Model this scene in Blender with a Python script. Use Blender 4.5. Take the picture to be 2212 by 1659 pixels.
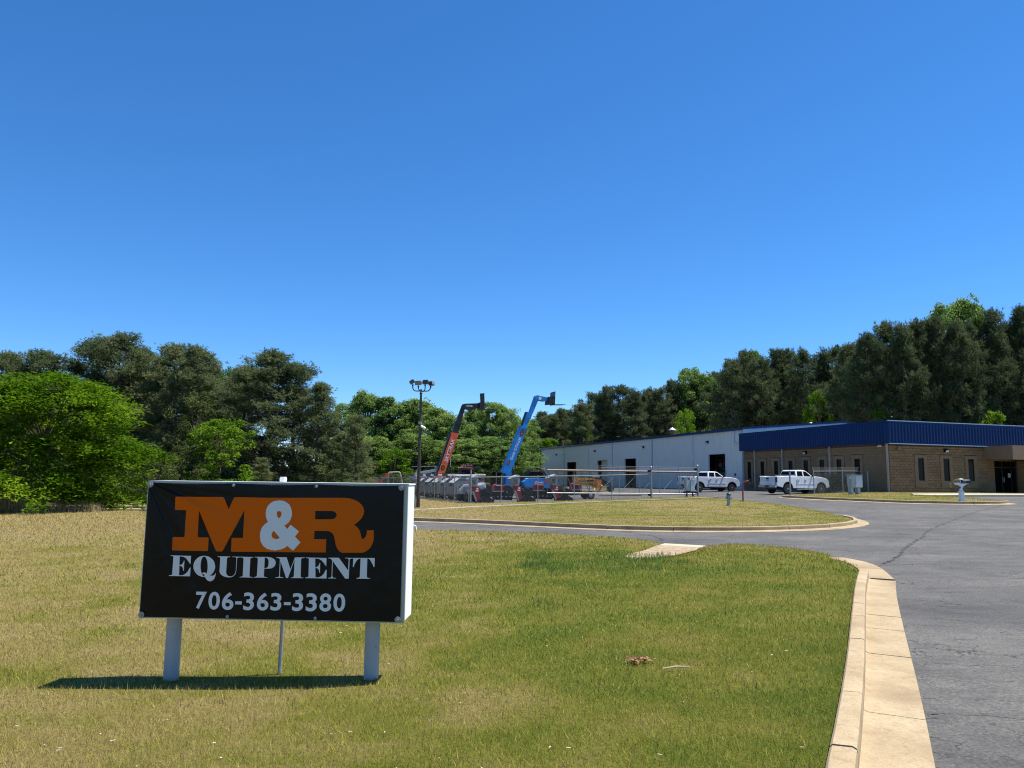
import bpy, bmesh, math, random
import numpy as np
from mathutils import Vector, Matrix
from mathutils.geometry import delaunay_2d_cdt

for o in list(bpy.data.objects):
    bpy.data.objects.remove(o)
scene = bpy.context.scene
COL = scene.collection
rnd = random.Random(11)
R = math.radians
PI = math.pi

# ------------------------------------------------------------------ camera
PITCH, ROLL = R(7.087), 0.012
EYE = Vector((0, 0, 1.65))
_F = Vector((0, math.cos(PITCH), math.sin(PITCH)))
_Rt = Vector((1, 0, 0)); _U = Vector((0, -math.sin(PITCH), math.cos(PITCH)))
_R2 = _Rt * math.cos(ROLL) + _U * math.sin(ROLL)
_U2 = _U * math.cos(ROLL) - _Rt * math.sin(ROLL)
cam = bpy.data.cameras.new('camera'); cam_o = bpy.data.objects.new('camera', cam); COL.objects.link(cam_o)
m = Matrix((_R2, _U2, -_F)).transposed().to_4x4(); m.translation = EYE
cam_o.matrix_world = m
cam.sensor_width = 36; cam.lens = 36 * 1661 / 2212
cam.clip_start = .1; cam.clip_end = 6000
scene.camera = cam_o

# ------------------------------------------------------------------ sky, sun, exposure
SUN_EL, SUN_AZ = R(66), R(80)          # azimuth measured from +Y (ahead) towards +X (right)
world = bpy.data.worlds.new('World'); scene.world = world; world.use_nodes = True
nt = world.node_tree; nt.nodes.clear()
sky = nt.nodes.new('ShaderNodeTexSky'); sky.sky_type = 'NISHITA'; sky.sun_disc = False
sky.sun_elevation = SUN_EL; sky.sun_rotation = SUN_AZ
sky.altitude = 2000; sky.air_density = 1.1; sky.dust_density = 0.0; sky.ozone_density = 10
bg = nt.nodes.new('ShaderNodeBackground'); bg.inputs[1].default_value = 0.092
hs = nt.nodes.new('ShaderNodeHueSaturation'); hs.inputs['Saturation'].default_value = 1.15
out = nt.nodes.new('ShaderNodeOutputWorld')
nt.links.new(sky.outputs[0], hs.inputs['Color']); nt.links.new(hs.outputs[0], bg.inputs[0]); nt.links.new(bg.outputs[0], out.inputs[0])
sun = bpy.data.lights.new('sun', 'SUN'); sun.energy = 4.7; sun.angle = R(.53); sun.color = (1, .955, .88)
sun_o = bpy.data.objects.new('sun', sun); COL.objects.link(sun_o)
sd = Vector((math.sin(SUN_AZ) * math.cos(SUN_EL), math.cos(SUN_AZ) * math.cos(SUN_EL), math.sin(SUN_EL)))
sun_o.rotation_euler = sd.to_track_quat('Z', 'Y').to_euler(); sun_o.location = (40, 10, 90)
vs = scene.view_settings; vs.view_transform = 'Standard'; vs.look = 'None'; vs.exposure = 1.0; vs.gamma = 1
vs.use_curve_mapping = False
scene.render.film_transparent = False
cy = scene.cycles
cy.max_bounces = 6; cy.diffuse_bounces = 3; cy.glossy_bounces = 3; cy.transmission_bounces = 4; cy.transparent_max_bounces = 6
cy.use_denoising = True; cy.denoiser = 'OPENIMAGEDENOISE'; cy.denoising_prefilter = 'NONE'; cy.filter_width = 1.15

# ------------------------------------------------------------------ tags and object helpers
def tag(o, label=None, cat=None, group=None, kind=None):
    if label: o['label'] = label
    if cat: o['category'] = cat
    if group: o['group'] = group
    if kind: o['kind'] = kind
    return o
def empty(name, loc=(0, 0, 0), rz=0, label=None, cat=None, group=None, kind=None, parent=None):
    o = bpy.data.objects.new(name, None); COL.objects.link(o)
    o.location = loc; o.rotation_euler = (0, 0, rz); o.empty_display_size = .3
    if parent: o.parent = parent
    return tag(o, label, cat, group, kind)
def link(name, me, parent=None, loc=None, rot=None, scale=None):
    o = bpy.data.objects.new(name, me); COL.objects.link(o)
    if parent: o.parent = parent
    if loc is not None: o.location = loc
    if rot is not None: o.rotation_euler = rot
    if scale is not None: o.scale = scale
    return o
def copy_tree(o, parent=None):
    c = o.copy(); COL.objects.link(c); c.parent = parent
    for ch in o.children: copy_tree(ch, c)
    return c

class MB:
    """collects simple solids into one mesh"""
    def __init__(s): s.v = []; s.f = []; s.mi = []; s.cur = 0
    def add(s, vs, fs):
        b = len(s.v); s.v += [tuple(v) for v in vs]
        for f in fs: s.f.append([b + i for i in f]); s.mi.append(s.cur)
        return s
    def box(s, c, d, rz=0, M=None, taper=1.0, tapy=None):
        tx = taper; ty = taper if tapy is None else tapy
        pts = []
        for z in (-1, 1):
            k = (tx, ty) if z > 0 else (1, 1)
            for x, y in ((-1, -1), (1, -1), (1, 1), (-1, 1)):
                pts.append(Vector((x * d[0] / 2 * k[0], y * d[1] / 2 * k[1], z * d[2] / 2)))
        if rz: q = Matrix.Rotation(rz, 3, 'Z'); pts = [q @ p for p in pts]
        if M is not None: pts = [M @ p for p in pts]
        pts = [p + Vector(c) for p in pts]
        return s.add(pts, [(0, 3, 2, 1), (4, 5, 6, 7), (0, 1, 5, 4), (1, 2, 6, 5), (2, 3, 7, 6), (3, 0, 4, 7)])
    def bb(s, x0, x1, y0, y1, z0, z1): return s.box(((x0 + x1) / 2, (y0 + y1) / 2, (z0 + z1) / 2), (abs(x1 - x0), abs(y1 - y0), abs(z1 - z0)))
    def tube(s, pts, r, n=8, cap=True):
        pts = [Vector(p) for p in pts]; rs = r if isinstance(r, (list, tuple)) else [r] * len(pts)
        up = Vector((0, 0, 1)); rings = []; prev = None
        for i, p in enumerate(pts):
            t = (pts[min(i + 1, len(pts) - 1)] - pts[max(i - 1, 0)]).normalized()
            if prev is None:
                a = t.cross(up)
                if a.length < 1e-3: a = t.cross(Vector((1, 0, 0)))
            else:
                a = prev - t * prev.dot(t)
                if a.length < 1e-4: a = t.cross(up)
            a.normalize(); prev = a; b = t.cross(a)
            rings.append([p + (a * math.cos(2 * PI * k / n) + b * math.sin(2 * PI * k / n)) * rs[i] for k in range(n)])
        vs = [v for rg in rings for v in rg]; fs = []
        for i in range(len(rings) - 1):
            for k in range(n):
                k2 = (k + 1) % n; fs.append((i * n + k, i * n + k2, (i + 1) * n + k2, (i + 1) * n + k))
        if cap: fs.append(tuple(range(n))[::-1]); fs.append(tuple((len(rings) - 1) * n + k for k in range(n)))
        return s.add(vs, fs)
    def bar(s, a, b, w, h, up=(0, 0, 1)):
        a, b = Vector(a), Vector(b); t = (b - a).normalized(); u = Vector(up)
        sd_ = t.cross(u)
        if sd_.length < 1e-3: sd_ = t.cross(Vector((1, 0, 0)))
        sd_.normalize(); u = sd_.cross(t)
        o = [(-w / 2, -h / 2), (w / 2, -h / 2), (w / 2, h / 2), (-w / 2, h / 2)]
        vs = [p + sd_ * x + u * y for p in (a, b) for x, y in o]
        return s.add(vs, [(0, 1, 2, 3), (7, 6, 5, 4), (0, 4, 5, 1), (1, 5, 6, 2), (2, 6, 7, 3), (3, 7, 4, 0)])
    def prism(s, poly, ext):
        """poly: list of 3d points, ext: extrusion vector"""
        n = len(poly); ext = Vector(ext); a = [Vector(p) for p in poly]; b = [p + ext for p in a]
        return s.add(a + b, [tuple(range(n))[::-1], tuple(range(n, 2 * n))] + [(i, (i + 1) % n, n + (i + 1) % n, n + i) for i in range(n)])
    def lathe(s, prof, c=(0, 0, 0), n=16, M=None):
        """prof: (radius, z)"""
        vs = []
        for r, z in prof:
            for k in range(n):
                p = Vector((r * math.cos(2 * PI * k / n), r * math.sin(2 * PI * k / n), z))
                if M is not None: p = M @ p
                vs.append(p + Vector(c))
        fs = []
        for i in range(len(prof) - 1):
            for k in range(n):
                k2 = (k + 1) % n; fs.append((i * n + k, i * n + k2, (i + 1) * n + k2, (i + 1) * n + k))
        fs.append(tuple(range(n))[::-1]); fs.append(tuple((len(prof) - 1) * n + k for k in range(n)))
        return s.add(vs, fs)
    def mesh(s, name, mats, smooth=False, bevel=0, bseg=2):
        me = bpy.data.meshes.new(name); me.from_pydata(s.v, [], s.f)
        mats = mats if isinstance(mats, (list, tuple)) else [mats]
        for m_ in mats: me.materials.append(M[m_] if isinstance(m_, str) else m_)
        if len(mats) > 1: me.polygons.foreach_set('material_index', s.mi)
        bm = bmesh.new(); bm.from_mesh(me)
        bmesh.ops.recalc_face_normals(bm, faces=bm.faces)
        if bevel:
            ed = [e for e in bm.edges if len(e.link_faces) == 2 and e.calc_face_angle(0) > .5]
            bmesh.ops.bevel(bm, geom=ed, offset=bevel, segments=bseg, affect='EDGES', clamp_overlap=True)
        bm.to_mesh(me); bm.free()
        if smooth:
            me.shade_smooth()
            if smooth is not True: me.set_sharp_from_angle(angle=smooth)
        me.update(); return me
    def build(s, name, mats, parent=None, smooth=False, bevel=0, bseg=2, loc=None, rot=None):
        return link(name, s.mesh(name, mats, smooth, bevel, bseg), parent, loc, rot)

# ------------------------------------------------------------------ materials
M = {}
def ramp(nt, fac, stops):
    r = nt.nodes.new('ShaderNodeValToRGB'); e = r.color_ramp.elements
    while len(e) > 1: e.remove(e[-1])
    for i, (p, c) in enumerate(stops):
        q = e[0] if i == 0 else e.new(p)
        q.position = p; q.color = (*c, 1) if len(c) == 3 else c
    nt.links.new(fac, r.inputs[0]); return r.outputs[0]
def noise(nt, vec, scale, detail=4, rough=.55, dist=0):
    n = nt.nodes.new('ShaderNodeTexNoise'); n.inputs['Scale'].default_value = scale; n.inputs['Detail'].default_value = detail
    n.inputs['Roughness'].default_value = rough; n.inputs['Distortion'].default_value = dist
    if vec is not None: nt.links.new(vec, n.inputs['Vector'])
    return n.outputs['Fac']
def mixc(nt, fac, a, b, mode='MIX'):
    x = nt.nodes.new('ShaderNodeMix'); x.data_type = 'RGBA'; x.blend_type = mode
    for s_, v in ((x.inputs[0], fac), (x.inputs[6], a), (x.inputs[7], b)):
        if isinstance(v, (int, float)): s_.default_value = v
        elif isinstance(v, tuple): s_.default_value = (*v, 1)
        else: nt.links.new(v, s_)
    return x.outputs[2]
def mathn(nt, op, a, b=0.0, clamp=False):
    x = nt.nodes.new('ShaderNodeMath'); x.operation = op; x.use_clamp = clamp
    for s_, v in ((x.inputs[0], a), (x.inputs[1], b)):
        if isinstance(v, (int, float)): s_.default_value = v
        else: nt.links.new(v, s_)
    return x.outputs[0]
def new_mat(name, rough=.6, metal=0, spec=.5):
    m_ = bpy.data.materials.new(name); m_.use_nodes = True; t = m_.node_tree
    b = t.nodes['Principled BSDF']; b.inputs['Roughness'].default_value = rough; b.inputs['Metallic'].default_value = metal
    b.inputs['Specular IOR Level'].default_value = spec
    M[name] = m_; return m_, t, b
def bump(nt, b, h, strength=.3, dist=.01):
    n = nt.nodes.new('ShaderNodeBump'); n.inputs['Strength'].default_value = strength; n.inputs['Distance'].default_value = dist
    nt.links.new(h, n.inputs['Height']); nt.links.new(n.outputs[0], b.inputs['Normal'])
def objc(nt): return nt.nodes.new('ShaderNodeTexCoord').outputs['Object']
def wpos(nt): return nt.nodes.new('ShaderNodeNewGeometry').outputs['Position']
def simple(name, c, rough=.5, metal=0, var=.12, scale=3.0, dirt=0.0, bumpy=0.0, spec=.5):
    """painted or plain surface with slight mottling and some grime"""
    m_, t, b = new_mat(name, rough, metal, spec)
    v = objc(t); n = noise(t, v, scale, 5)
    lo = tuple(max(0, x * (1 - var)) for x in c); hi = tuple(min(1, x * (1 + var)) for x in c)
    col = ramp(t, n, [(.3, lo), (.7, hi)])
    if dirt:
        n2 = noise(t, v, scale * 2.7, 6, .65)
        col = mixc(t, mathn(t, 'MULTIPLY', ramp(t, n2, [(.5, (0, 0, 0)), (.75, (1, 1, 1))]), dirt), col, (.12, .095, .07))
    t.links.new(col, b.inputs['Base Color'])
    r_ = mathn(t, 'MULTIPLY_ADD', n, .15); t.nodes[-1].inputs[2].default_value = max(0.02, rough - .07)
    t.links.new(r_, b.inputs['Roughness'])
    if bumpy: bump(t, b, noise(t, v, scale * 8, 5), bumpy, .01)
    return m_

# ------------------------------------------------------------------ ground materials
def lawn_colour(t, blades=False):
    """olive green to straw by patches of the turf itself"""
    p = wpos(t)
    big = noise(t, p, .16, 5, .6, .4); mid = noise(t, p, .9, 5, .6, .3); fine = noise(t, p, 26 if not blades else 60, 4, .7)
    sep = t.nodes.new('ShaderNodeSeparateXYZ'); t.links.new(p, sep.inputs[0])
    # turf nearest the kerb and in the wet dip by the flume is greener; the far island and the mound are drier
    gx = mathn(t, 'MULTIPLY_ADD', sep.outputs[0], .035); t.nodes[-1].inputs[2].default_value = 0.02
    gx = mathn(t, 'MINIMUM', mathn(t, 'MAXIMUM', gx, -.1), .085)
    gy = mathn(t, 'MINIMUM', mathn(t, 'MAXIMUM', mathn(t, 'MULTIPLY', mathn(t, 'SUBTRACT', sep.outputs[1], 13.0), .014), 0.0), .17)
    d = t.nodes.new('ShaderNodeVectorMath'); d.operation = 'DISTANCE'; t.links.new(p, d.inputs[0]); d.inputs[1].default_value = (1.6, 15.5, 0)
    wet = mathn(t, 'MULTIPLY', mathn(t, 'SUBTRACT', 1.0, mathn(t, 'DIVIDE', d.outputs['Value'], 4.5), True), .16)
    f = mathn(t, 'ADD', mathn(t, 'MULTIPLY', big, .6), mathn(t, 'MULTIPLY', mid, .75))
    f = mathn(t, 'SUBTRACT', mathn(t, 'ADD', f, mathn(t, 'ADD', gx, wet)), gy)
    f = mathn(t, 'ADD', f, mathn(t, 'MULTIPLY', mathn(t, 'SUBTRACT', fine, .5), .55 if not blades else .3))
    return ramp(t, f, [(.40, (.30, .23, .105)), (.55, (.255, .21, .070)), (.69, (.155, .162, .018)), (.86, (.076, .118, .005))]), fine
m_, t, b = new_mat('turf', .9, 0, .15)
c_, fi = lawn_colour(t)
dk = ramp(t, fi, [(.3, (.32, .32, .32)), (.62, (.9, .9, .9))])
t.links.new(mixc(t, 1.0, c_, dk, 'MULTIPLY'), b.inputs['Base Color']); bump(t, b, noise(t, wpos(t), 45, 5, .7), .9, .03)
m_ = bpy.data.materials.new('grass_blade'); m_.use_nodes = True; M['grass_blade'] = m_; t = m_.node_tree; t.nodes.clear()
c_, fi = lawn_colour(t, True)
att = t.nodes.new('ShaderNodeAttribute'); att.attribute_name = 'tint'
c_ = mixc(t, att.outputs['Fac'], c_, (.43, .345, .11)); c_ = mixc(t, 1.0, c_, (1.20, 1.20, 1.10), 'MULTIPLY')
d1 = t.nodes.new('ShaderNodeBsdfDiffuse'); d2 = t.nodes.new('ShaderNodeBsdfTranslucent'); mx = t.nodes.new('ShaderNodeMixShader'); ou = t.nodes.new('ShaderNodeOutputMaterial')
t.links.new(c_, d1.inputs[0]); t.links.new(c_, d2.inputs[0]); mx.inputs[0].default_value = .35
t.links.new(d1.outputs[0], mx.inputs[1]); t.links.new(d2.outputs[0], mx.inputs[2]); t.links.new(mx.outputs[0], ou.inputs[0])

m_, t, b = new_mat('asphalt', .85, 0, .3)
p = wpos(t)
agg = noise(t, p, 34, 5, .85); pat = noise(t, p, .35, 6, .62, .6); mid = noise(t, p, 2.2, 6, .6, .3)
mp = t.nodes.new('ShaderNodeMapping'); mp.inputs['Rotation'].default_value = (0, 0, R(-24)); mp.inputs['Scale'].default_value = (.16, 1.3, 1); t.links.new(p, mp.inputs['Vector'])
swirl = noise(t, mp.outputs[0], 1.3, 7, .66, 1.6)
base = ramp(t, mathn(t, 'ADD', mathn(t, 'MULTIPLY', pat, .52), mathn(t, 'ADD', mathn(t, 'MULTIPLY', mid, .25), mathn(t, 'MULTIPLY', swirl, .30))), [(.38, (.046, .0445, .043)), (.52, (.076, .073, .067)), (.68, (.118, .112, .099))])
base = mixc(t, .85, base, ramp(t, agg, [(.32, (.30, .30, .31)), (.5, (.95, .95, .95)), (.70, (2.0, 1.95, 1.85))]), 'MULTIPLY')
# hairline crazing, only where the surface is tired
wob = t.nodes.new('ShaderNodeVectorMath'); wob.operation = 'ADD'; nz = t.nodes.new('ShaderNodeTexNoise'); nz.inputs['Scale'].default_value = 2.5; nz.inputs['Detail'].default_value = 5; t.links.new(p, nz.inputs['Vector']); t.links.new(p, wob.inputs[0]); t.links.new(nz.outputs['Color'], wob.inputs[1])
vo = t.nodes.new('ShaderNodeTexVoronoi'); vo.feature = 'DISTANCE_TO_EDGE'; vo.inputs['Scale'].default_value = .95; t.links.new(wob.outputs[0], vo.inputs['Vector'])
ck = mathn(t, 'LESS_THAN', vo.outputs['Distance'], .011); msk = ramp(t, noise(t, p, .55, 3), [(.47, (0, 0, 0)), (.54, (1, 1, 1))])
base = mixc(t, mathn(t, 'MULTIPLY', mathn(t, 'MULTIPLY', ck, msk), .8), base, (.022, .021, .02))
t.links.new(base, b.inputs['Base Color']); bump(t, b, agg, .4, .006)
m_, t, b = new_mat('asphalt_patch', .8, 0, .35)
p = wpos(t); t.links.new(ramp(t, noise(t, p, 60, 4, .75), [(.3, (.026, .026, .027)), (.7, (.062, .060, .058))]), b.inputs['Base Color'])
simple('crack_filler', (.032, .031, .029), .75, var=.3)
m_, t, b = new_mat('kerb_concrete', .85, 0, .3)
p = wpos(t); n1 = noise(t, p, 1.3, 6, .6); n2 = noise(t, p, 14, 6, .7); n3 = noise(t, p, 60, 5, .8)
c_ = ramp(t, n1, [(.32, (.25, .185, .105)), (.5, (.335, .255, .148)), (.7, (.40, .32, .20))])
c_ = mixc(t, mathn(t, 'MULTIPLY', ramp(t, n2, [(.50, (0, 0, 0)), (.68, (1, 1, 1))]), .5), c_, (.22, .145, .085))
c_ = mixc(t, .7, c_, ramp(t, n3, [(.3, (.55, .55, .55)), (.6, (1.05, 1.05, 1.05))]), 'MULTIPLY')
t.links.new(c_, b.inputs['Base Color']); bump(t, b, n3, .25, .003)
m_, t, b = new_mat('walk_concrete', .85, 0, .3)
p = wpos(t); t.links.new(ramp(t, noise(t, p, 3, 6, .65), [(.3, (.34, .30, .215)), (.7, (.46, .41, .30))]), b.inputs['Base Color'])
m_, t, b = new_mat('bare_soil', .95, 0, .1)
p = wpos(t); t.links.new(ramp(t, noise(t, p, 7, 6, .7), [(.3, (.20, .14, .085)), (.5, (.30, .23, .15)), (.7, (.40, .33, .24))]), b.inputs['Base Color']); bump(t, b, noise(t, p, 40, 4), .6, .02)
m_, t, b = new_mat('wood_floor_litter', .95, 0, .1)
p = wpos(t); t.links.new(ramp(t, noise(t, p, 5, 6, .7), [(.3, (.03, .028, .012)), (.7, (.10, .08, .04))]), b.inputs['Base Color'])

# ------------------------------------------------------------------ terrain
CTRL = np.array([(-3.27, 26.0, -0.1), (-4.03, 32.0, -0.11), (4.85, 20.6, -0.01), (6.37, 27.0, -0.02), (13.72, 30.3, 0.13), (7.11, 16.1, 0.07), (12.36, 44.0, 0.23), (25.5, 40.5, 0.66), (18.28, 52.0, 0.67), (21.17, 60.5, 0.76), (18.71, 71.0, 0.78), (10.87, 60.0, 0.31), (-2.89, 54.0, -0.11), (-5.58, 47.0, -0.21), (-8.51, 70.0, -0.12), (-23.81, 40.0, -0.48), (-23.75, 48.0, -0.44), (-2.09, 7.1, -0.29), (0.0, 0.0, 0.0), (3.0, 4.5, 0.0), (-4.0, 3.0, -0.15), (0.0, -12.0, 0.0), (14.0, -12.0, 0.1), (-14.0, -12.0, -0.3), (8.0, 4.0, 0.0), (29.0, 59.0, 0.93), (23.0, 77.0, 0.9), (38.0, 62.0, 0.95), (4.0, 134.0, 0.8), (14.0, 105.0, 0.85), (-17.0, 91.0, -0.25), (-30.0, 100.0, -0.5), (-60.0, 80.0, -0.8), (-60.0, 30.0, -0.8), (-40.0, 10.0, -0.6), (60.0, 100.0, 1.3), (70.0, 60.0, 1.3), (50.0, 20.0, 0.5), (40.0, 150.0, 1.4), (-10.0, 150.0, 0.2), (20.0, 10.0, 0.1), (30.0, 30.0, 0.35), (0.0, 200.0, 0.5)])
def _tps():
    X = CTRL[:, :2]; n = len(X); d2 = ((X[:, None] - X[None]) ** 2).sum(-1); K = d2 * np.log(d2 + 1e-9) * .5
    A = np.zeros((n + 3, n + 3)); A[:n, :n] = K + 8. * np.eye(n); A[:n, n] = 1; A[:n, n + 1:] = X; A[n, :n] = 1; A[n + 1:, :n] = X.T
    return np.linalg.solve(A, np.r_[CTRL[:, 2], 0, 0, 0])
_W = _tps()
def terr_np(x, y):
    x = np.clip(np.asarray(x, float), -80, 90); y = np.clip(np.asarray(y, float), -14, 200)
    d2 = (x[..., None] - CTRL[:, 0]) ** 2 + (y[..., None] - CTRL[:, 1]) ** 2
    return (d2 * np.log(d2 + 1e-9) * .5) @ _W[:-3] + _W[-3] + _W[-2] * x + _W[-1] * y
def terr(x, y): return float(terr_np(np.array([x]), np.array([y]))[0])
def G(x, y, o=0.0): return Vector((x, y, terr(x, y) + o))

gx = np.r_[-3000, -1200, -500, -220, -130, np.arange(-90, 100.1, 2.5), 140, 240, 520, 1200, 3000]
gy = np.r_[-600, -120, -40, np.arange(-16, 210.1, 2.5), 260, 420, 900, 2000, 5000]
XX, YY = np.meshgrid(gx, gy); ZZ = terr_np(XX, YY) - .07
vv = np.stack([XX, YY, ZZ], -1).reshape(-1, 3); nx = len(gx)
ff = [(j * nx + i, j * nx + i + 1, (j + 1) * nx + i + 1, (j + 1) * nx + i) for j in range(len(gy) - 1) for i in range(nx - 1)]
me = bpy.data.meshes.new('ground'); me.from_pydata(vv.tolist(), [], ff); me.materials.append(M['turf']); me.shade_smooth()
tag(link('ground', me), kind='structure', label='grassy ground spreading out under the whole site')

def in_poly(px, py, poly):
    px = np.asarray(px); py = np.asarray(py); c = np.zeros(px.shape, bool); n = len(poly)
    for i in range(n):
        x1, y1 = poly[i]; x2, y2 = poly[(i + 1) % n]
        if y1 == y2: continue
        k = ((y1 > py) != (y2 > py)) & (px < (x2 - x1) * (py - y1) / (y2 - y1) + x1); c ^= k
    return c
def seg_dist(px, py, line):
    d = np.full(np.shape(px), 1e9)
    for (x1, y1), (x2, y2) in zip(line[:-1], line[1:]):
        L2 = (x2 - x1) ** 2 + (y2 - y1) ** 2 + 1e-12; k = np.clip(((px - x1) * (x2 - x1) + (py - y1) * (y2 - y1)) / L2, 0, 1)
        d = np.minimum(d, np.hypot(px - x1 - k * (x2 - x1), py - y1 - k * (y2 - y1)))
    return d
def smooth_line(pts, step=.6, closed=False):
    """Catmull-Rom through the points"""
    P = [np.array(p, float) for p in pts]; n = len(P); o = []
    for i in range(n if closed else n - 1):
        a = P[i - 1] if (i > 0 or closed) else P[i]; b_ = P[i]; c = P[(i + 1) % n]; d = P[(i + 2) % n] if (i + 2 < n or closed) else c
        k = max(1, int(np.linalg.norm(c - b_) / step))
        for j in range(k):
            u = j / k; o.append(tuple(.5 * ((2 * b_) + (-a + c) * u + (2 * a - 5 * b_ + 4 * c - d) * u * u + (-a + 3 * b_ - 3 * c + d) * u ** 3)))
    if not closed: o.append(tuple(P[-1]))
    return o
def dense(poly, step):
    o = []
    for i in range(len(poly)):
        a = np.array(poly[i]); c = np.array(poly[(i + 1) % len(poly)]); k = max(1, int(np.linalg.norm(c - a) / step))
        o += [tuple(a + (c - a) * j / k) for j in range(k)]
    return o
LAWNS = []
def drape(name, poly, off, mat, step=2.0, taper=None, skirt=.15, kind='structure', label=None, bumps=0.0, parent=None):
    poly = dense(poly, step)
    P = np.array(poly); x0, y0 = P.min(0); x1, y1 = P.max(0)
    GX, GY = np.meshgrid(np.arange(x0 + step / 2, x1, step), np.arange(y0 + step / 2, y1, step)); GX = GX.ravel(); GY = GY.ravel()
    ok = in_poly(GX, GY, poly) & (seg_dist(GX, GY, poly + poly[:1]) > step * .35)
    V = [Vector(p) for p in poly] + [Vector((a, c)) for a, c in zip(GX[ok], GY[ok])]
    n = len(poly)
    vs_, es, fs, *_ = delaunay_2d_cdt(V, [], [list(range(n))], 1, 1e-5)
    X = np.array([v[0] for v in vs_]); Y = np.array([v[1] for v in vs_])
    H = np.full(len(X), off)
    if taper is not None: H = np.where(True, .015 + (off - .015) * np.clip(seg_dist(X, Y, taper) / .7, 0, 1), 0)
    Z = terr_np(X, Y) + H
    vl = [(a, c, d) for a, c, d in zip(X, Y, Z)]; fl = [tuple(f) for f in fs]
    if skirt:
        idx = {}
        bnd = {}
        for f in fl:
            for i in range(3): e = (f[i], f[(i + 1) % 3]); bnd[e] = 1
        for (a, c) in [e for e in bnd if (e[1], e[0]) not in bnd]:
            for q in (a, c):
                if q not in idx: idx[q] = len(vl); vl.append((vl[q][0], vl[q][1], vl[q][2] - skirt))
            fl.append((c, a, idx[a], idx[c]))
    me = bpy.data.meshes.new(name); me.from_pydata(vl, [], fl); me.materials.append(M[mat])
    bm = bmesh.new(); bm.from_mesh(me); bmesh.ops.recalc_face_normals(bm, faces=bm.faces); bm.to_mesh(me); bm.free()
    o = link(name, me, parent); tag(o, label=label, kind=kind); return o

# asphalt of the road, the drive and the yard: one sheet, the raised lawns lie over it
ASPH = [(-36, 44), (-36, 52.5), (-20, 52), (-4, 56), (-17, 92), (12, 112), (24.5, 80), (31, 77), (82, 90), (82, -12), (-8, -12), (-2, 4), (-4, 22), (-20, 38)]
drape('road', ASPH, 0, 'asphalt', 2.0, label='grey worn asphalt of the road, drive and yard')

near_kerb = [(-6.1, -12), (-2.55, -4.5), (-.4, 0), (.8, 2.4), (1.77, 4.5), (2.07, 5.12), (2.47, 5.96), (3.18, 7.48), (3.9, 9.05), (5.2, 11.86), (5.98, 13.46)]
near_round = [(6.4, 14.4), (6.72, 15.3), (6.86, 16.1), (6.9, 16.9)]
road_edge_a = [(7.12, 17.4), (7.07, 18.13), (6.85, 18.93), (6.27, 19.71), (5.48, 20.2), (4.95, 19.9)]
flume = [(4.3, 18.6), (3.5, 17.4), (2.75, 17.0), (3.05, 18.0), (3.7, 19.4), (4.05, 20.7)]
road_edge_b = [(4.05, 21.4), (3.61, 22.19), (2.92, 23.0), (1.42, 24.4), (-3.32, 26.1), (-9, 29), (-14.5, 34.5), (-18.5, 41), (-21, 44.6), (-25, 45.5), (-34, 45)]
lawn1 = near_kerb + near_round + road_edge_a + flume + smooth_line(road_edge_b, 1.5) + [(-80, 44), (-80, -12)]
tap1 = near_round + road_edge_a + flume + road_edge_b
drape('lawn', lawn1, .115, 'turf', 1.0, taper=tap1, label='mown lawn around the black sign')
far_kerb = [(14.05, 33.0), (13.85, 31.7), (13.15, 29.9), (12.45, 28.85), (11.2, 27.65), (8.9, 26.5), (6.4, 26.3), (3.4, 27.35), (-.6, 30.1), (-4.16, 32.5), (-9, 36), (-14, 41), (-18.5, 46.2), (-22.3, 48.5), (-26, 49.1), (-35, 48.6)]
far_kerb = smooth_line(far_kerb, .7)
isl_edge = [(14.44, 33.9), (15.04, 36.17), (15.49, 42.07), (15.4, 46.74), (14.9, 50.0), (14.5, 54.0), (14.9, 58.4)]
FC0 = np.array([-2.9, 54.0]); FG2 = np.array([14.5, 60.0]); FDIR = (FG2 - FC0) / np.linalg.norm(FG2 - FC0)
LDIR = np.array([-.352, .936])
lawn2 = smooth_line(isl_edge, 1.0) + [(10.6, 58.9), (-2.7, 54.3)] + [tuple(FC0 + LDIR * 38)] + [(-34, 90), (-36, 60), (-36, 49.4)] + [(x + .1 * 0, y + .06) for x, y in far_kerb[::-1]]
drape('island_lawn', lawn2, .115, 'turf', 1.2, taper=isl_edge + [(10.6, 58.9), (-2.7, 54.3), tuple(FC0 + LDIR * 38)], label='sun-bleached island lawn between the road and the fence')
kerb3 = [(18.3, 52.0), (18.9, 49.6), (20.28, 46.0), (21.96, 42.9), (24.08, 41.2), (25.66, 40.85), (26.4, 41.35)]
kerb3 = smooth_line(kerb3, .6)
lawn3 = kerb3 + [(27.1, 43.5), (27.4, 46.64), (27.1, 49.4), (26.4, 51.0), (27.4, 53.5), (52, 61.3), (50, 65.6), (28.95, 59.0), (27.9, 60.4), (18.9, 52.9)]
drape('building_lawn', lawn3, .115, 'turf', 1.0, taper=[(26.6, 41.6), (27.1, 43.5), (27.4, 46.64), (27.1, 49.4), (26.4, 51.0)], label='green lawn strip in front of the office building')
drape('sidewalk', [(26.5, 51.05), (27.3, 49.75), (55.4, 58.7), (54.4, 61.9), (27.6, 53.4)], .135, 'walk_concrete', 2.0, label='pale concrete sidewalk leading to the office door')
drape('concrete_apron', [(4.98, 19.93), (4.1, 20.75), (3.8, 20.1), (4.65, 19.3)], .045, 'walk_concrete', .5, skirt=.06, label='small pale concrete apron at the lawn edge')
drape('bare_soil', [(4.68, 19.3), (3.8, 20.08), (3.2, 18.6), (2.55, 17.6), (2.4, 16.6), (3.1, 16.8), (3.7, 17.4), (4.4, 18.5)], .06, 'bare_soil', .4, skirt=0, label='bare sandy soil washed out below the concrete apron')
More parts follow.
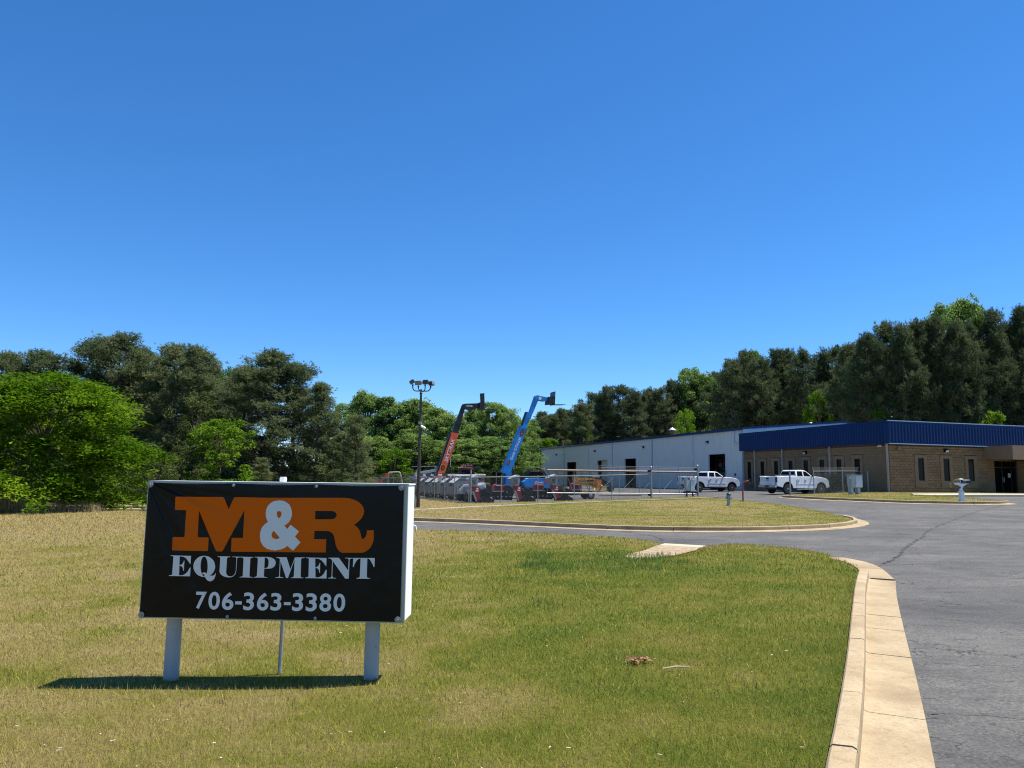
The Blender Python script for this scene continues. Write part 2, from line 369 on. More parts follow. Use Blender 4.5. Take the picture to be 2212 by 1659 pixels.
strip = smooth_line([(-14, 36.5), (-9.5, 39.2), (-5.43, 42.4), (-1.72, 47.2), (4.08, 51.4), (8.86, 53.0), (12.4, 53.4), (14.3, 53.6)], 1.2)
def ribbon(line, w):
    L = np.array(line); d = np.gradient(L, axis=0); d /= np.linalg.norm(d, axis=1)[:, None]; nrm = np.stack([-d[:, 1], d[:, 0]], 1)
    return [tuple(p) for p in L + nrm * w / 2] + [tuple(p) for p in (L - nrm * w / 2)[::-1]]
drape('concrete_strip', ribbon(strip, .34), .165, 'walk_concrete', 1.0, skirt=.1, label='thin pale concrete edging strip crossing the island lawn')

# ------------------------------------------------------------------ kerbs, cast in segments with open joints
def kerb(name, line, label, side=1, seg=3.0, prof=None, parent=None):
    """line = back edge of the kerb; the road lies to the right of it when side=1"""
    prof = prof or [(0, -.12), (0, .15), (.015, .165), (.125, .165), (.148, .152), (.153, .13), (.155, .045), (.18, .03), (.56, .012), (.56, -.12)]
    root = parent or empty(name, (0, 0, 0), 0, label=label, kind='structure')
    L = np.array(line); s = np.r_[0, np.cumsum(np.linalg.norm(np.diff(L, axis=0), axis=1))]
    d = np.gradient(L, axis=0); d /= np.linalg.norm(d, axis=1)[:, None]; nr = np.stack([d[:, 1], -d[:, 0]], 1) * side
    n = max(1, int(round(s[-1] / seg))); jo = [0] + [rnd.uniform(-.3, .3) for _ in range(n - 1)] + [0]
    for k in range(n):
        a, c = s[-1] * (k + jo[k]) / n + .011, s[-1] * (k + 1 + jo[k + 1]) / n - .011
        ts = np.r_[a, [q for q in s if a + .05 < q < c - .05], c]
        X = np.interp(ts, s, L[:, 0]); Y = np.interp(ts, s, L[:, 1]); NX = np.interp(ts, s, nr[:, 0]); NY = np.interp(ts, s, nr[:, 1])
        vs_ = []; fs = []; np_ = len(prof); jz = rnd.uniform(-.004, .004)
        for i in range(len(ts)):
            for (u, z) in prof:
                x = X[i] + NX[i] * u; y = Y[i] + NY[i] * u; vs_.append((x, y, terr(x, y) + z + jz))
        for i in range(len(ts) - 1):
            for j in range(np_): fs.append((i * np_ + j, i * np_ + (j + 1) % np_, (i + 1) * np_ + (j + 1) % np_, (i + 1) * np_ + j))
        fs.append(tuple(range(np_))); fs.append(tuple((len(ts) - 1) * np_ + j for j in range(np_))[::-1])
        mb = MB(); mb.add(vs_, fs); mb.build('kerb_segment', 'kerb_concrete', root, smooth=R(40))
    return root
k1 = kerb('kerb', smooth_line(near_kerb, .7), 'sunlit tan concrete kerb and gutter running along the near lawn', seg=1.55)
pan = [(0, -.12), (0, .028), (.45, .012), (.45, -.12)]
kerb('kerb', smooth_line([(6.12, 13.52), (6.4, 14.35), (6.66, 15.2), (6.78, 16.0), (6.72, 16.8)], .4), None, prof=pan, seg=1.8, parent=k1)
kerb('kerb', far_kerb[::-1], 'curved tan concrete kerb around the island lawn', seg=3.0)
kerb('kerb', kerb3, 'tan concrete kerb around the lawn of the mailbox', side=1 if False else -1 if False else 1, seg=3.0)
kerb('kerb', [(26.9, 50.0), (55.4, 59.05)], 'kerb face along the front of the concrete sidewalk', seg=3.5, prof=[(0, -.1), (0, .13), (.14, .13), (.16, .0), (.16, -.1)])

# cracks and dark patches in the asphalt
def crack(pts, w, jit, name, mat, label, off=.005):
    L = smooth_line(pts, .09); L = [(x + rnd.gauss(0, jit), y + rnd.gauss(0, jit)) for x, y in L]
    A = np.array(L); d = np.gradient(A, axis=0); d /= np.linalg.norm(d, axis=1)[:, None] + 1e-9; nr = np.stack([-d[:, 1], d[:, 0]], 1)
    ws = np.array([w * max(.06, abs(rnd.gauss(.5, .45))) for _ in L])[:, None]
    P1 = A + nr * ws / 2; P2 = A - nr * ws / 2; n = len(L)
    vs_ = [(x, y, terr(x, y) + off) for x, y in P1] + [(x, y, terr(x, y) + off) for x, y in P2]
    me = bpy.data.meshes.new(name); me.from_pydata(vs_, [], [(i, i + 1, n + i + 1, n + i) for i in range(n - 1)]); me.materials.append(M[mat])
    return link(name, me)
def tcrack(*a, **k):
    o = crack(*a, **k); tag(o, label=a[5], kind='structure'); return o
for i, (pts, w) in enumerate([([(7.45, 15.7), (8.4, 17.0), (9.2, 18.4), (10.1, 19.9), (11.1, 21.5), (12.3, 23.3)], .075), ([(12.3, 23.3), (13.4, 25.2), (15.0, 27.6), (17.5, 31.0), (21.7, 36.2), (23.9, 38.5), (25.6, 40.2)], .05),
        ([(4.3, 22.1), (4.4, 24.2), (3.6, 26.8)], .05), ([(6.6, 14.9), (7.5, 15.5), (8.6, 15.7)], .03), ([(-1.2, 28.9), (.2, 26.4), (1.6, 24.5)], .03)]):
    tcrack(pts, w, .03, 'road_crack', 'crack_filler', 'dark crack wandering across the asphalt, number')
# fine cracks leaving the gutter and darker worn patches beside it
for k in range(13):
    y0 = 4.6 + k * .62 + rnd.uniform(-.15, .15); x0 = np.interp(y0, [4.85, 5.97, 7.9, 9.92, 12.62], [2.6, 3.13, 4.02, 4.97, 6.25])
    ln = rnd.uniform(.35, 1.1); sl = rnd.uniform(-.35, .05)
    tcrack([(x0, y0), (x0 + ln * .4, y0 + sl * .3), (x0 + ln, y0 + sl * .8 - .1)], rnd.uniform(.006, .014), .03, 'road_crack', 'crack_filler', 'c')
for k in range(0):
    y0 = 4.7 + k * .66 + rnd.uniform(-.2, .2); x0 = np.interp(y0, [4.85, 5.97, 7.9, 9.92, 12.62], [2.6, 3.13, 4.02, 4.97, 6.25]) + rnd.uniform(.3, 1.0)
    n_ = 22; ph = rnd.uniform(0, 6); pts = []
    for i in range(n_):
        a_ = 2 * PI * i / n_; r_ = rnd.uniform(.05, .10) * (1 + .8 * math.sin(2 * a_ + ph) ** 2 + .5 * math.sin(5 * a_ + ph)) * rnd.uniform(.75, 1.2)
        pts.append((x0 + r_ * 2.4 * math.cos(a_), y0 + r_ * 1.1 * math.sin(a_) - .25 * r_ * math.cos(a_)))
    vs_ = [(x, y, terr(x, y) + .004) for x, y in pts]; me = bpy.data.meshes.new('asphalt_patch'); me.from_pydata(vs_, [], [tuple(range(n_))]); me.materials.append(M['asphalt_patch']); tag(link('asphalt_patch', me), 'p', kind='structure')
for o in [o for o in COL.objects if o.name.startswith(('road_crack', 'asphalt_patch'))]:
    road_o = bpy.data.objects['road']; o.parent = road_o; del o['label']; del o['kind']

# ------------------------------------------------------------------ building materials
m_, t, b = new_mat('block', .9, 0, .2)
p = objc(t); oi = t.nodes.new('ShaderNodeObjectInfo').outputs['Random']
n1 = noise(t, wpos(t), .8, 4); n2 = noise(t, wpos(t), 18, 5, .7)
c_ = ramp(t, mathn(t, 'ADD', mathn(t, 'MULTIPLY', oi, .35), mathn(t, 'MULTIPLY', n1, .65)), [(.2, (.205, .130, .068)), (.5, (.25, .162, .088)), (.8, (.30, .202, .115))])
t.links.new(mixc(t, .5, c_, ramp(t, n2, [(.3, (.62, .6, .58)), (.65, (1, 1, 1))]), 'MULTIPLY'), b.inputs['Base Color']); bump(t, b, n2, .5, .02)
simple('mortar', (.13, .095, .06), .95, var=.2, scale=2)
simple('precast', (.215, .145, .082), .9, var=.1, scale=2, bumpy=.2)
simple('stucco', (.215, .145, .092), .92, var=.08, scale=2, bumpy=.3)
simple('blue_metal', (.001, .025, .112), .42, .0, var=.12, scale=.6, spec=.22)
simple('blue_trim', (.34, .46, .62), .35, .1, var=.08)
simple('white_metal', (.70, .675, .60), .45, .0, var=.05, scale=.5, dirt=.10)
simple('white_wall_end', (.68, .70, .70), .45, .0, var=.04, scale=.5)
simple('spout_white', (.62, .65, .68), .4, .1, var=.05)
simple('spout_tan', (.36, .30, .24), .5, 0, var=.08)
simple('roof_metal', (.40, .42, .43), .4, .5, var=.08, scale=.4)
simple('roll_door', (.50, .47, .40), .5, 0, var=.08)
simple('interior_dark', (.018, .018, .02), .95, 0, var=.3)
simple('interior_wall', (.16, .115, .07), .9, 0, var=.2)
simple('black_metal', (.012, .012, .013), .45, .3, var=.2)
simple('dark_bronze', (.06, .048, .038), .45, .4, var=.2)
simple('lens_white', (.62, .62, .58), .3, 0, var=.06)
simple('yellow_paint', (.62, .42, .045), .6, 0, var=.15, dirt=.3)
m_, t, b = new_mat('dark_glass', .2, 0, .12); b.inputs['Base Color'].default_value = (.004, .005, .005, 1)
simple('paper', (.62, .62, .60), .8, 0, var=.06)
simple('rust_brown', (.085, .04, .022), .8, .2, var=.3)

BR = R(17.6)
BLD = (28.93, 59.0, .95)
# ---------------- office building: local x runs along its front, local y along its left side
office = empty('office_building', BLD, BR, 'low tan block office building with a deep blue ribbed metal fascia', 'building')
LW, FW, WH = 18.9, 27.0, 3.86
BH, BL = .2032, .4064
# openings: left wall (y ranges) and front wall (x ranges)
lw_win = [(18.25, 17.66), (16.15, 15.56), (14.07, 13.48), (11.95, 11.37), (9.87, 9.28), (7.79, 7.20), (5.73, 5.14), (3.66, 3.06)]
fw_win = [(2.68, 3.27), (5.19, 5.80), (7.70, 8.30)]
SUR = .31                                                # width of the smooth surround
openL = [(min(a) - SUR, max(a) + SUR, .55, 3.0) for a in lw_win]
openF = [(a - SUR, b_ + SUR, .55, 3.0) for a, b_ in fw_win] + [(10.45, 13.4, -.1, 2.72)]
core = MB()
core.bb(.12, FW, .35, LW, -.5, WH)
core.bb(.12, 10.35, .12, .36, -.5, WH); core.bb(10.34, FW, .12, .36, 2.75, WH); core.bb(13.5, FW, .12, .36, -.5, 2.76)
core.build('wall', 'mortar', office)
blk = MB(); blk.box((0, 0, 0), (BL - .012, .11, BH - .014)); block_me = blk.mesh('block', 'block', bevel=.012, bseg=1)
half = MB(); half.box((0, 0, 0), (BL / 2 - .012, .11, BH - .014)); half_me = half.mesh('block_half', 'block', bevel=.012, bseg=1)
rest = MB(); nblk = 0
def course_blocks(length, opens, corner):
    """centres and lengths of the blocks of one wall, clear of the openings"""
    o = []
    for j in range(19):
        z = j * BH + BH / 2
        if z + BH / 2 > WH: break
        x = -BL / 2 if (j % 2 == 0) else 0.0
        while x < length - .02:
            a, c = max(x, 0), min(x + BL, length)
            segs = [(a, c)]
            for (u0, u1, z0, z1) in opens:
                if z0 < z < z1:
                    ns = []
                    for (p0, p1) in segs:
                        if p1 <= u0 or p0 >= u1: ns.append((p0, p1)); continue
                        if p0 < u0: ns.append((p0, u0))
                        if p1 > u1: ns.append((u1, p1))
                    segs = ns
            o += [((p0 + p1) / 2, p1 - p0, z) for p0, p1 in segs if p1 - p0 > .05]
            x += BL
    return o
fb = course_blocks(14.2, openF, 0); lb = course_blocks(LW, openL, 0)
for (u, w, z) in fb:
    if nblk < 292 and abs(w - BL) < .02 and u < 9.6: link('block', block_me, office, (u, .055 + rnd.uniform(-.006, .004), z)); nblk += 1
    else: rest.box((u, .055 + rnd.uniform(-.006, .004), z), (w - .012, .11, BH - .014))
for (u, w, z) in lb:
    rest.box((.055 + rnd.uniform(-.006, .004), u, z), (.11, w - .012, BH - .014))
tag(rest.build('blocks', 'block', office), kind='stuff')
# projecting smooth surrounds and deep dark windows
def surround(axis, a, b_, z0, z1, wa, wb, wz0, wz1):
    s = MB(); D0, D1 = -.055, .14
    def pc(u0, u1, v0, v1):
        if axis == 'f': s.bb(u0, u1, D0, D1, v0, v1)
        else: s.bb(D0, D1, u0, u1, v0, v1)
    pc(a, wa, z0, z1); pc(wb, b_, z0, z1); pc(wa, wb, wz1, z1); pc(wa, wb, z0, wz0)
    w = s.build('window', 'precast', office)
    g = MB(); fr = MB()
    if axis == 'f':
        g.bb(wa, wb, .02, .045, wz0, wz1); fr.bb(wa, wa + .02, -.01, .025, wz0, wz1); fr.bb(wb - .02, wb, -.01, .025, wz0, wz1); fr.bb(wa + .02, wb - .02, -.01, .025, wz0, wz0 + .03); fr.bb(wa + .02, wb - .02, -.01, .025, wz1 - .03, wz1)
        sl = MB(); sl.bb(a - .02, b_ + .02, -.09, .0, z0 - .06, z0 + .12)
    else:
        g.bb(.02, .045, wa, wb, wz0, wz1); fr.bb(-.01, .025, wa, wa + .02, wz0, wz1); fr.bb(-.01, .025, wb - .02, wb, wz0, wz1); fr.bb(-.01, .025, wa + .02, wb - .02, wz0, wz0 + .03); fr.bb(-.01, .025, wa + .02, wb - .02, wz1 - .03, wz1)
        sl = MB(); sl.bb(-.09, .0, a - .02, b_ + .02, z0 - .06, z0 + .12)
    g.build('pane', 'dark_glass', w); fr.build('frame', 'dark_bronze', w); sl.build('sill', 'precast', w)
for (a, b_) in [(min(q), max(q)) for q in lw_win]: surround('l', a - SUR, b_ + SUR, .55, 3.0, a, b_, .95, 2.71)
for (a, b_) in fw_win: surround('f', a - SUR, b_ + SUR, .55, 3.0, a, b_, .99, 2.75)
# fascia: overhanging box with vertical ribs
OV = .28; F0, F1 = 3.80, 5.50
fa = MB()
fa.bb(-OV, FW, -OV, -OV + .06, F0, F1); fa.bb(-OV, -OV + .06, -OV + .06, 19.25, F0, F1)
fa.bb(-OV + .06, FW, -OV + .06, 19.2, F0 + .02, F0 + .06)
fa.bb(-OV + .06, FW, -OV + .06, 19.2, F1 - .35, F1 - .3)
fascia = fa.build('fascia', 'blue_metal', office)
rib = MB()
rib.add([(-.10, 0, 0), (-.045, -.075, 0), (.045, -.075, 0), (.10, 0, 0), (-.10, 0, 1.56), (-.045, -.075, 1.40), (.045, -.075, 1.40), (.10, 0, 1.56)], [(0, 1, 5, 4), (1, 2, 6, 5), (2, 3, 7, 6), (0, 3, 2, 1), (4, 5, 6, 7)])
rib_me = rib.mesh('rib', 'blue_metal')
k = 0; x = -OV + .12
while x < FW - .1: link('rib', rib_me, fascia, (x, -OV - .001, F0 + .05)); x += .305
y = .05
while y < 19.1: link('rib', rib_me, fascia, (-OV - .001, y, F0 + .05), (0, 0, -PI / 2)); y += .305
tr = MB(); tr.bb(-OV - .02, FW, -OV - .08, -OV + .08, F1 + .003, F1 + .06); tr.build('coping', 'blue_trim', fascia)
tr = MB(); tr.bb(-OV - .08, -OV + .08, -OV + .083, 19.27, F1 + .003, F1 + .05); tr.build('coping', 'blue_metal', fascia)
tr = MB(); tr.bb(-OV + .02, 9.68, -OV - .07, -OV + .05, F0 - .05, F0 + .012); tr.build('drip_edge', 'blue_trim', fascia)
# downspouts of the left wall, lamps, boxes
for yy in (17.0, 12.77, 6.48, .14):
    d = MB(); d.bb(-.13, -.012, yy - .07, yy + .07, -.05, F0); d.build('downspout', 'spout_tan', office)
def wall_lamp(par, at_, face):
    """wall pack: dark wedge housing with a pale lens; face: unit outward direction"""
    f = Vector(face); s_ = Vector((-f.y, f.x, 0)); c = Vector(at_)
    h = MB(); prof = [(0, .14), (.10, .15), (.22, .05), (.22, -.10), (0, -.13)]
    h.prism([c + f * u + Vector((0, 0, v)) - s_ * .18 for u, v in prof], s_ * .36); hh = h.build('lamp', 'black_metal', par, bevel=.01, bseg=1)
    l = MB(); l.prism([c + f * u + Vector((0, 0, v)) - s_ * .14 for u, v in [(.06, -.135), (.225, -.105), (.235, .02), (.228, -.03)]], s_ * .28); l.build('lens', 'lens_white', hh)
wall_lamp(office, (0, 9.57, 3.36), (-1, 0, 0)); wall_lamp(office, (5.48, 0, 3.36), (0, -1, 0))
d = MB(); d.bb(.72, 1.06, -.14, -.004, 3.30, 3.60); d.build('alarm_box', 'precast', office, bevel=.01)
d = MB(); d.lathe([(.0, -.09), (.055, -.07), (.06, .05), (.0, .07)], (-.13, .93, 3.62), 10, Matrix.Rotation(R(60), 3, 'X')); d.lathe([(.0, -.09), (.055, -.07), (.06, .05), (.0, .07)], (-.13, .68, 3.62), 10, Matrix.Rotation(R(-50), 3, 'X')); d.bb(-.14, -.004, .74, .87, 3.58, 3.70); d.build('spot_lamp', 'lens_white', office)
# entrance: recessed glass doors under a stucco canopy that stands on a block pier
d = MB(); d.bb(9.40, 22.0, -2.55, -.002, 2.74, F0 - .005); cnp = d.build('canopy', 'stucco', office)
d = MB(); d.bb(9.36, 22.04, -2.59, -2.4, 2.70, 2.79); d.build('edge_trim', 'stucco', cnp)
d = MB(); d.bb(10.45, 13.45, .20, .24, 0, 2.72); dr = d.build('door', 'dark_glass', office)
f = MB()
for xx in (10.48, 11.42, 12.4, 13.38): f.bb(xx - .03, xx + .03, .15, .202, 0, 2.72)
f.bb(10.51, 13.35, .15, .20, 2.1, 2.18); f.bb(10.51, 13.35, .15, .2, 0, .1); f.build('frame', 'dark_bronze', dr)
d = MB(); d.bb(12.0, 12.25, .11, .148, 1.35, 1.68); d.build('notice', 'paper', dr)
for xx in (11.34, 11.5): d = MB(); d.tube([(xx, .1, .95), (xx, .06, 1.0), (xx, .06, 1.3), (xx, .1, 1.35)], .012, 6); d.build('handle', 'white_metal', dr)
pier = MB(); pier.bb(12.32, 13.9, -2.28, -.5, -.2, 2.735); pr = pier.build('pier', 'mortar', office)
pb = MB()
for j in range(13):
    z = j * BH + BH / 2 + .02; off = 0 if j % 2 else BL / 2; rough = .05 if z < 1.1 else .012
    for x_ in np.arange(12.28, 13.9, BL):
        a, c = max(12.28, x_ - off), min(13.93, x_ - off + BL)
        if c - a > .05: pb.box(((a + c) / 2, -2.33 - rnd.uniform(0, rough), z), (c - a - .012, .12, BH - .014))
    for y_ in np.arange(-2.28, -.5, BL):
        a, c = max(-2.26, y_ - off), min(-.5, y_ - off + BL)
        if c - a > .05: pb.box((12.27, (a + c) / 2, z), (.12, c - a - .012, BH - .014))
tag(pb.build('blocks', 'block', pr, bevel=.015, bseg=1), kind='stuff')
d = MB(); d.bb(-.06, 10.4, -.10, -.058, -.3, .10); d.build('footing', 'precast', office)
d = MB(); d.bb(-.10, -.058, -.06, 18.9, -.3, .10); d.build('footing', 'precast', office)

# ---------------- long white warehouse
ware = empty('warehouse', BLD, BR, 'long white ribbed metal warehouse with open loading doors', 'building')
Y0, Y1, EV, RX = 18.96, 78.3, 6.0, 12.3
doorsW = [(62.56, 66.48, 3.53, 'open'), (51.18, 54.58, 3.56, 'roll'), (42.43, 45.7, 3.6, 'open'), (22.12, 25.3, 3.62, 'open')]
w = MB()
ys = sorted([Y0] + [v for d_ in doorsW for v in d_[:2]] + [Y1]); FL = -.35
for a, c in zip(ys[0::2], ys[1::2]): w.bb(0, .12, a, c, FL - 1, EV)
for a, c, h, k_ in doorsW: w.bb(0, .12, a, c, h, EV)
w.build('wall', 'white_metal', ware)
# vertical panel ribs of the long wall, one per panel joint
rb = MB(); rb.add([(0, -.05, 0), (-.035, -.02, 0), (-.035, .02, 0), (0, .05, 0), (0, -.05, 1), (-.035, -.02, 1), (-.035, .02, 1), (0, .05, 1)], [(0, 1, 5, 4), (1, 2, 6, 5), (2, 3, 7, 6), (4, 5, 6, 7)]); rb_me = rb.mesh('panel_rib', 'white_metal')
y = Y0 + .2
while y < Y1 - .1:
    z0 = FL
    for a, c, h, k_ in doorsW:
        if a - .12 < y < c + .12: z0 = h + .12
    if not (19.0 < y < 19.98 and z0 < 2): link('panel_rib', rb_me, ware, (-.001, y, z0), None, (1, 1, EV - .05 - z0))
    y += .305
# gable end facing the office roof, other end and back
g = MB(); g.prism([(0.0, Y0 + .1, FL - 1), (24.6, Y0 + .1, FL - 1), (24.6, Y0 + .1, EV), (RX, Y0 + .1, EV + 1.02), (.0, Y0 + .1, EV)], (0, -.12, 0)); ge = g.build('end_wall', 'white_wall_end', ware)
x = .4
while x < 24:
    zt = EV + 1.02 * (1 - abs(x - RX) / RX); link('panel_rib', rb_me, ge, (x, Y0 - .022, 5.3), (0, 0, PI / 2), (1, 1, zt - 5.36)); x += .305
g = MB(); g.prism([(0.0, Y1, FL - 1), (24.6, Y1, FL - 1), (24.6, Y1, EV), (RX, Y1, EV + 1.02), (.0, Y1, EV)], (0, -.12, 0)); g.build('end_wall', 'white_wall_end', ware)
g = MB(); g.bb(24.5, 24.62, Y0 + .2, Y1 - .2, FL - 1, EV); g.build('back_wall', 'white_metal', ware)
rf = MB()
rf.prism([(-.15, Y0 - .12, EV + .05), (RX, Y0 - .12, EV + 1.10), (24.75, Y0 - .12, EV + .05), (24.75, Y0 - .12, EV - .02), (RX, Y0 - .12, EV + 1.03), (-.15, Y0 - .12, EV - .02)], (0, Y1 - Y0 + .24, 0))
roof = rf.build('roof', 'roof_metal', ware)
d = MB(); d.bb(-.24, -.152, Y0 - .14, Y1 + .14, EV - .10, EV + .16); d.build('eave_trim', 'blue_metal', roof)
d = MB(); a_ = math.atan2(1.05, RX + .15)
d.prism([(-.2, Y0 - .22, EV - .02), (RX, Y0 - .22, EV + 1.04), (RX, Y0 - .22, EV + 1.22), (-.2, Y0 - .22, EV + .17)], (0, .09, 0)); d.build('eave_trim', 'blue_metal', roof)
d = MB(); d.prism([(RX, Y0 - .22, EV + 1.04), (24.8, Y0 - .22, EV - .02), (24.8, Y0 - .22, EV + .17), (RX, Y0 - .22, EV + 1.22)], (0, .09, 0)); d.build('eave_trim', 'blue_metal', roof)
d = MB(); d.lathe([(.3, 0), (.3, 1.05)], (6, 43.65, EV + .45), 14); st = d.build('chimney', 'rust_brown', roof, smooth=R(40))
d = MB(); d.lathe([(.46, 1.05), (.44, 1.1), (.02, 1.42)], (6, 43.65, EV + .45), 14); d.build('cap', 'spout_white', st, smooth=R(40))
for (vx, vy) in ((13.0, 24.9), (15.6, 24.9)):
    d = MB(); d.lathe([(.07, 0), (.07, .5), (.18, .5), (.18, .58), (.12, .66), (.02, .68)], (vx, vy, EV + .85), 12); d.build('roof_vent', 'spout_white', roof)
for yy in (77.5, 67.68, 57.67, 49.5, 38.03, 28.4):
    d = MB(); d.bb(-.17, -.04, yy - .08, yy + .08, FL, EV - .1); d.build('downspout', 'spout_white', ware)
d = MB(); d.bb(-.17, -.04, 20.33, 20.49, 4.75, EV - .1); d.tube([(-.105, 20.41, 4.8), (-.105, 20.3, 4.62), (-.105, 19.4, 4.5)], .075, 8); d.build('downspout', 'spout_white', ware)
d = MB(); d.bb(-.2, -.04, 18.94, 19.08, FL, F0 - .1); d.build('downspout', 'spout_white', ware)
for (yy, zz) in ((70.93, 4.83), (55.36, 4.92), (40.28, 4.94), (25.38, 4.95)): wall_lamp(ware, (-.04, yy, zz), (-1, 0, 0))
d = MB(); d.bar((-.05, 67.1, 4.7), (-.45, 67.0, 4.72), .05, .05); d.lathe([(.0, -.2), (.08, -.2), (.08, .18), (.0, .2)], (-.5, 67.0, 4.78), 10, Matrix.Rotation(R(80), 3, 'Y')); d.build('camera_housing', 'spout_white', ware)
# doors: trim, rolled curtain, dim rooms behind the open ones
for (a, c, h, k_) in doorsW:
    tr_ = MB(); tr_.bb(-.045, .0, a - .1, a, FL, h + .1); tr_.bb(-.045, .0, c, c + .1, FL, h + .1); tr_.bb(-.045, .0, a, c, h, h + .1); dt = tr_.build('door', 'spout_white', ware)
    if k_ == 'roll':
        q = MB(); n_ = 26
        for i in range(n_): q.bb(.30, .33 + .012 * (i % 2), a + .0, c - .72, FL + (h - FL) * i / n_, FL + (h - FL) * (i + 1) / n_)
        q.build('roller_curtain', 'roll_door', dt)
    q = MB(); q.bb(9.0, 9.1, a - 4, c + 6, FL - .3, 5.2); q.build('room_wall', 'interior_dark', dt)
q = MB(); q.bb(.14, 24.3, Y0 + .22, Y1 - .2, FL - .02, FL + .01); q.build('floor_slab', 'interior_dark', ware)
# the loading bay nearest the office: tan inner wall with a framed display board and a pale door
q = MB(); q.bb(3.0, 3.1, 22.0, 28.9, FL, 5.0); bay = q.build('bay_wall', 'interior_wall', ware)
d = MB(); d.bb(2.93, 2.999, 24.8, 28.15, 2.05, 3.32); bd = d.build('display_board', 'black_metal', bay)
simple('board_red', (.60, .085, .05), .6, var=.15); simple('board_pale', (.55, .57, .56), .6, var=.2, scale=4)
BF = 2.925
q = MB(); q.bb(BF - .006, BF, 27.25, 28.0, 2.88, 3.22); q.bb(BF - .006, BF, 26.95, 27.12, 2.88, 3.22); q.bb(BF - .006, BF, 26.2, 26.75, 2.88, 3.22); q.build('print', 'board_red', bd)
q = MB(); q.bb(BF - .006, BF, 27.3, 28.0, 2.35, 2.80); q.bb(BF - .006, BF, 25.2, 28.0, 2.12, 2.20); q.build('print', 'board_pale', bd)
ring = MB()
for k in range(24):
    a0, a1 = 2 * PI * k / 24, 2 * PI * (k + 1) / 24
    ring.add([(BF - .004, 26.75 + r_ * math.cos(a), 2.52 + r_ * math.sin(a)) for r_, a in ((.30, a0), (.36, a0), (.36, a1), (.30, a1))], [(0, 1, 2, 3)])
ring.build('print', 'board_pale', bd); q = MB(); q.bb(BF - .006, BF, 26.55, 26.95, 2.50, 2.72); q.build('print', 'board_red', bd)
q = MB(); q.bb(2.94, 2.999, 26.3, 27.7, FL, 1.75); bdoor = q.build('bay_door', 'spout_white', bay); q = MB(); q.bb(2.92, 2.939, 26.55, 27.25, .8, 1.5); q.build('pane', 'dark_glass', bdoor)
# white steel door beside the corner
q = MB(); q.bb(-.03, .0, 19.1, 19.98, FL + .4, 2.22); md = q.build('door', 'spout_white', ware, bevel=.008)
q = MB(); q.bb(-.05, -.031, 19.06, 19.1, FL + .4, 2.26); q.bb(-.05, -.031, 19.98, 20.02, FL + .4, 2.26); q.bb(-.05, -.031, 19.06, 20.02, 2.222, 2.26); q.build('frame', 'white_metal', md)
q = MB(); q.lathe([(.0, 0), (.035, .0), (.035, .05), (.0, .06)], (-.03, 19.9, 1.1), 8, Matrix.Rotation(-PI / 2, 3, 'Y')); q.build('handle', 'black_metal', md)
q = MB(); q.bb(-.12, -.036, 20.3, 20.42, 1.35, 1.6); q.build('meter_box', 'black_metal', ware)

# concrete wheel stops before the left wall of the office
for i, yy in enumerate((17.3, 12.2, 3.9)):
    c, sn = math.cos(BR), math.sin(BR); lx, ly = -1.6, yy; wx, wy = BLD[0] + c * lx - sn * ly, BLD[1] + sn * lx + c * ly
    d = MB(); d.prism([(-.07, -.85, 0), (-.09, -.85, .03), (-.05, -.85, .14), (.05, -.85, .14), (.09, -.85, .03), (.07, -.85, 0)], (0, 1.7, 0))
    tag(d.build('wheel_stop', 'walk_concrete', None, loc=G(wx, wy, .0), rot=(0, 0, BR)), ('pale concrete wheel stop in front of the far office windows', 'pale concrete wheel stop hidden behind the nearer pickup', 'pale concrete wheel stop near the office corner')[i], 'wheel stop', 'concrete wheel stops')

# ------------------------------------------------------------------ flat lettering helpers
def _eval_curve(cu):
    o = bpy.data.objects.new('tmp', cu); COL.objects.link(o); dg = bpy.context.evaluated_depsgraph_get(); dg.update()
    me = bpy.data.meshes.new_from_object(o.evaluated_get(dg)); bpy.data.objects.remove(o); return me
def outline_mesh(name, loops, mat):
    """filled flat shape in the x-z plane from closed outlines (inner loops are holes)"""
    cu = bpy.data.curves.new(name, 'CURVE'); cu.dimensions = '2D'; cu.fill_mode = 'BOTH'
    for L in loops:
        s = cu.splines.new('POLY'); s.points.add(len(L) - 1); s.use_cyclic_u = True
        for q, (x, z) in zip(s.points, L): q.co = (x, z, 0, 1)
    me = _eval_curve(cu); me.transform(Matrix.Rotation(PI / 2, 4, 'X')); me.materials.clear(); me.materials.append(M[mat]); me.name = name; return me
def text_mesh(name, body, mat, bold=.0, shear=0.0):
    cu = bpy.data.curves.new(name, 'FONT'); cu.body = body; cu.offset = bold; cu.shear = shear; cu.fill_mode = 'BOTH'
    me = _eval_curve(cu); me.transform(Matrix.Rotation(PI / 2, 4, 'X')); me.materials.clear(); me.materials.append(M[mat]); me.name = name; return me
def fit_mesh(me, x0, x1, z0, z1):
    n = len(me.vertices); co = np.empty(n * 3); me.vertices.foreach_get('co', co); co = co.reshape(-1, 3)
    lo = co.min(0); hi = co.max(0)
    co[:, 0] = x0 + (co[:, 0] - lo[0]) / (hi[0] - lo[0]) * (x1 - x0); co[:, 2] = z0 + (co[:, 2] - lo[2]) / (hi[2] - lo[2]) * (z1 - z0)
    me.vertices.foreach_set('co', co.ravel()); me.update(); return me

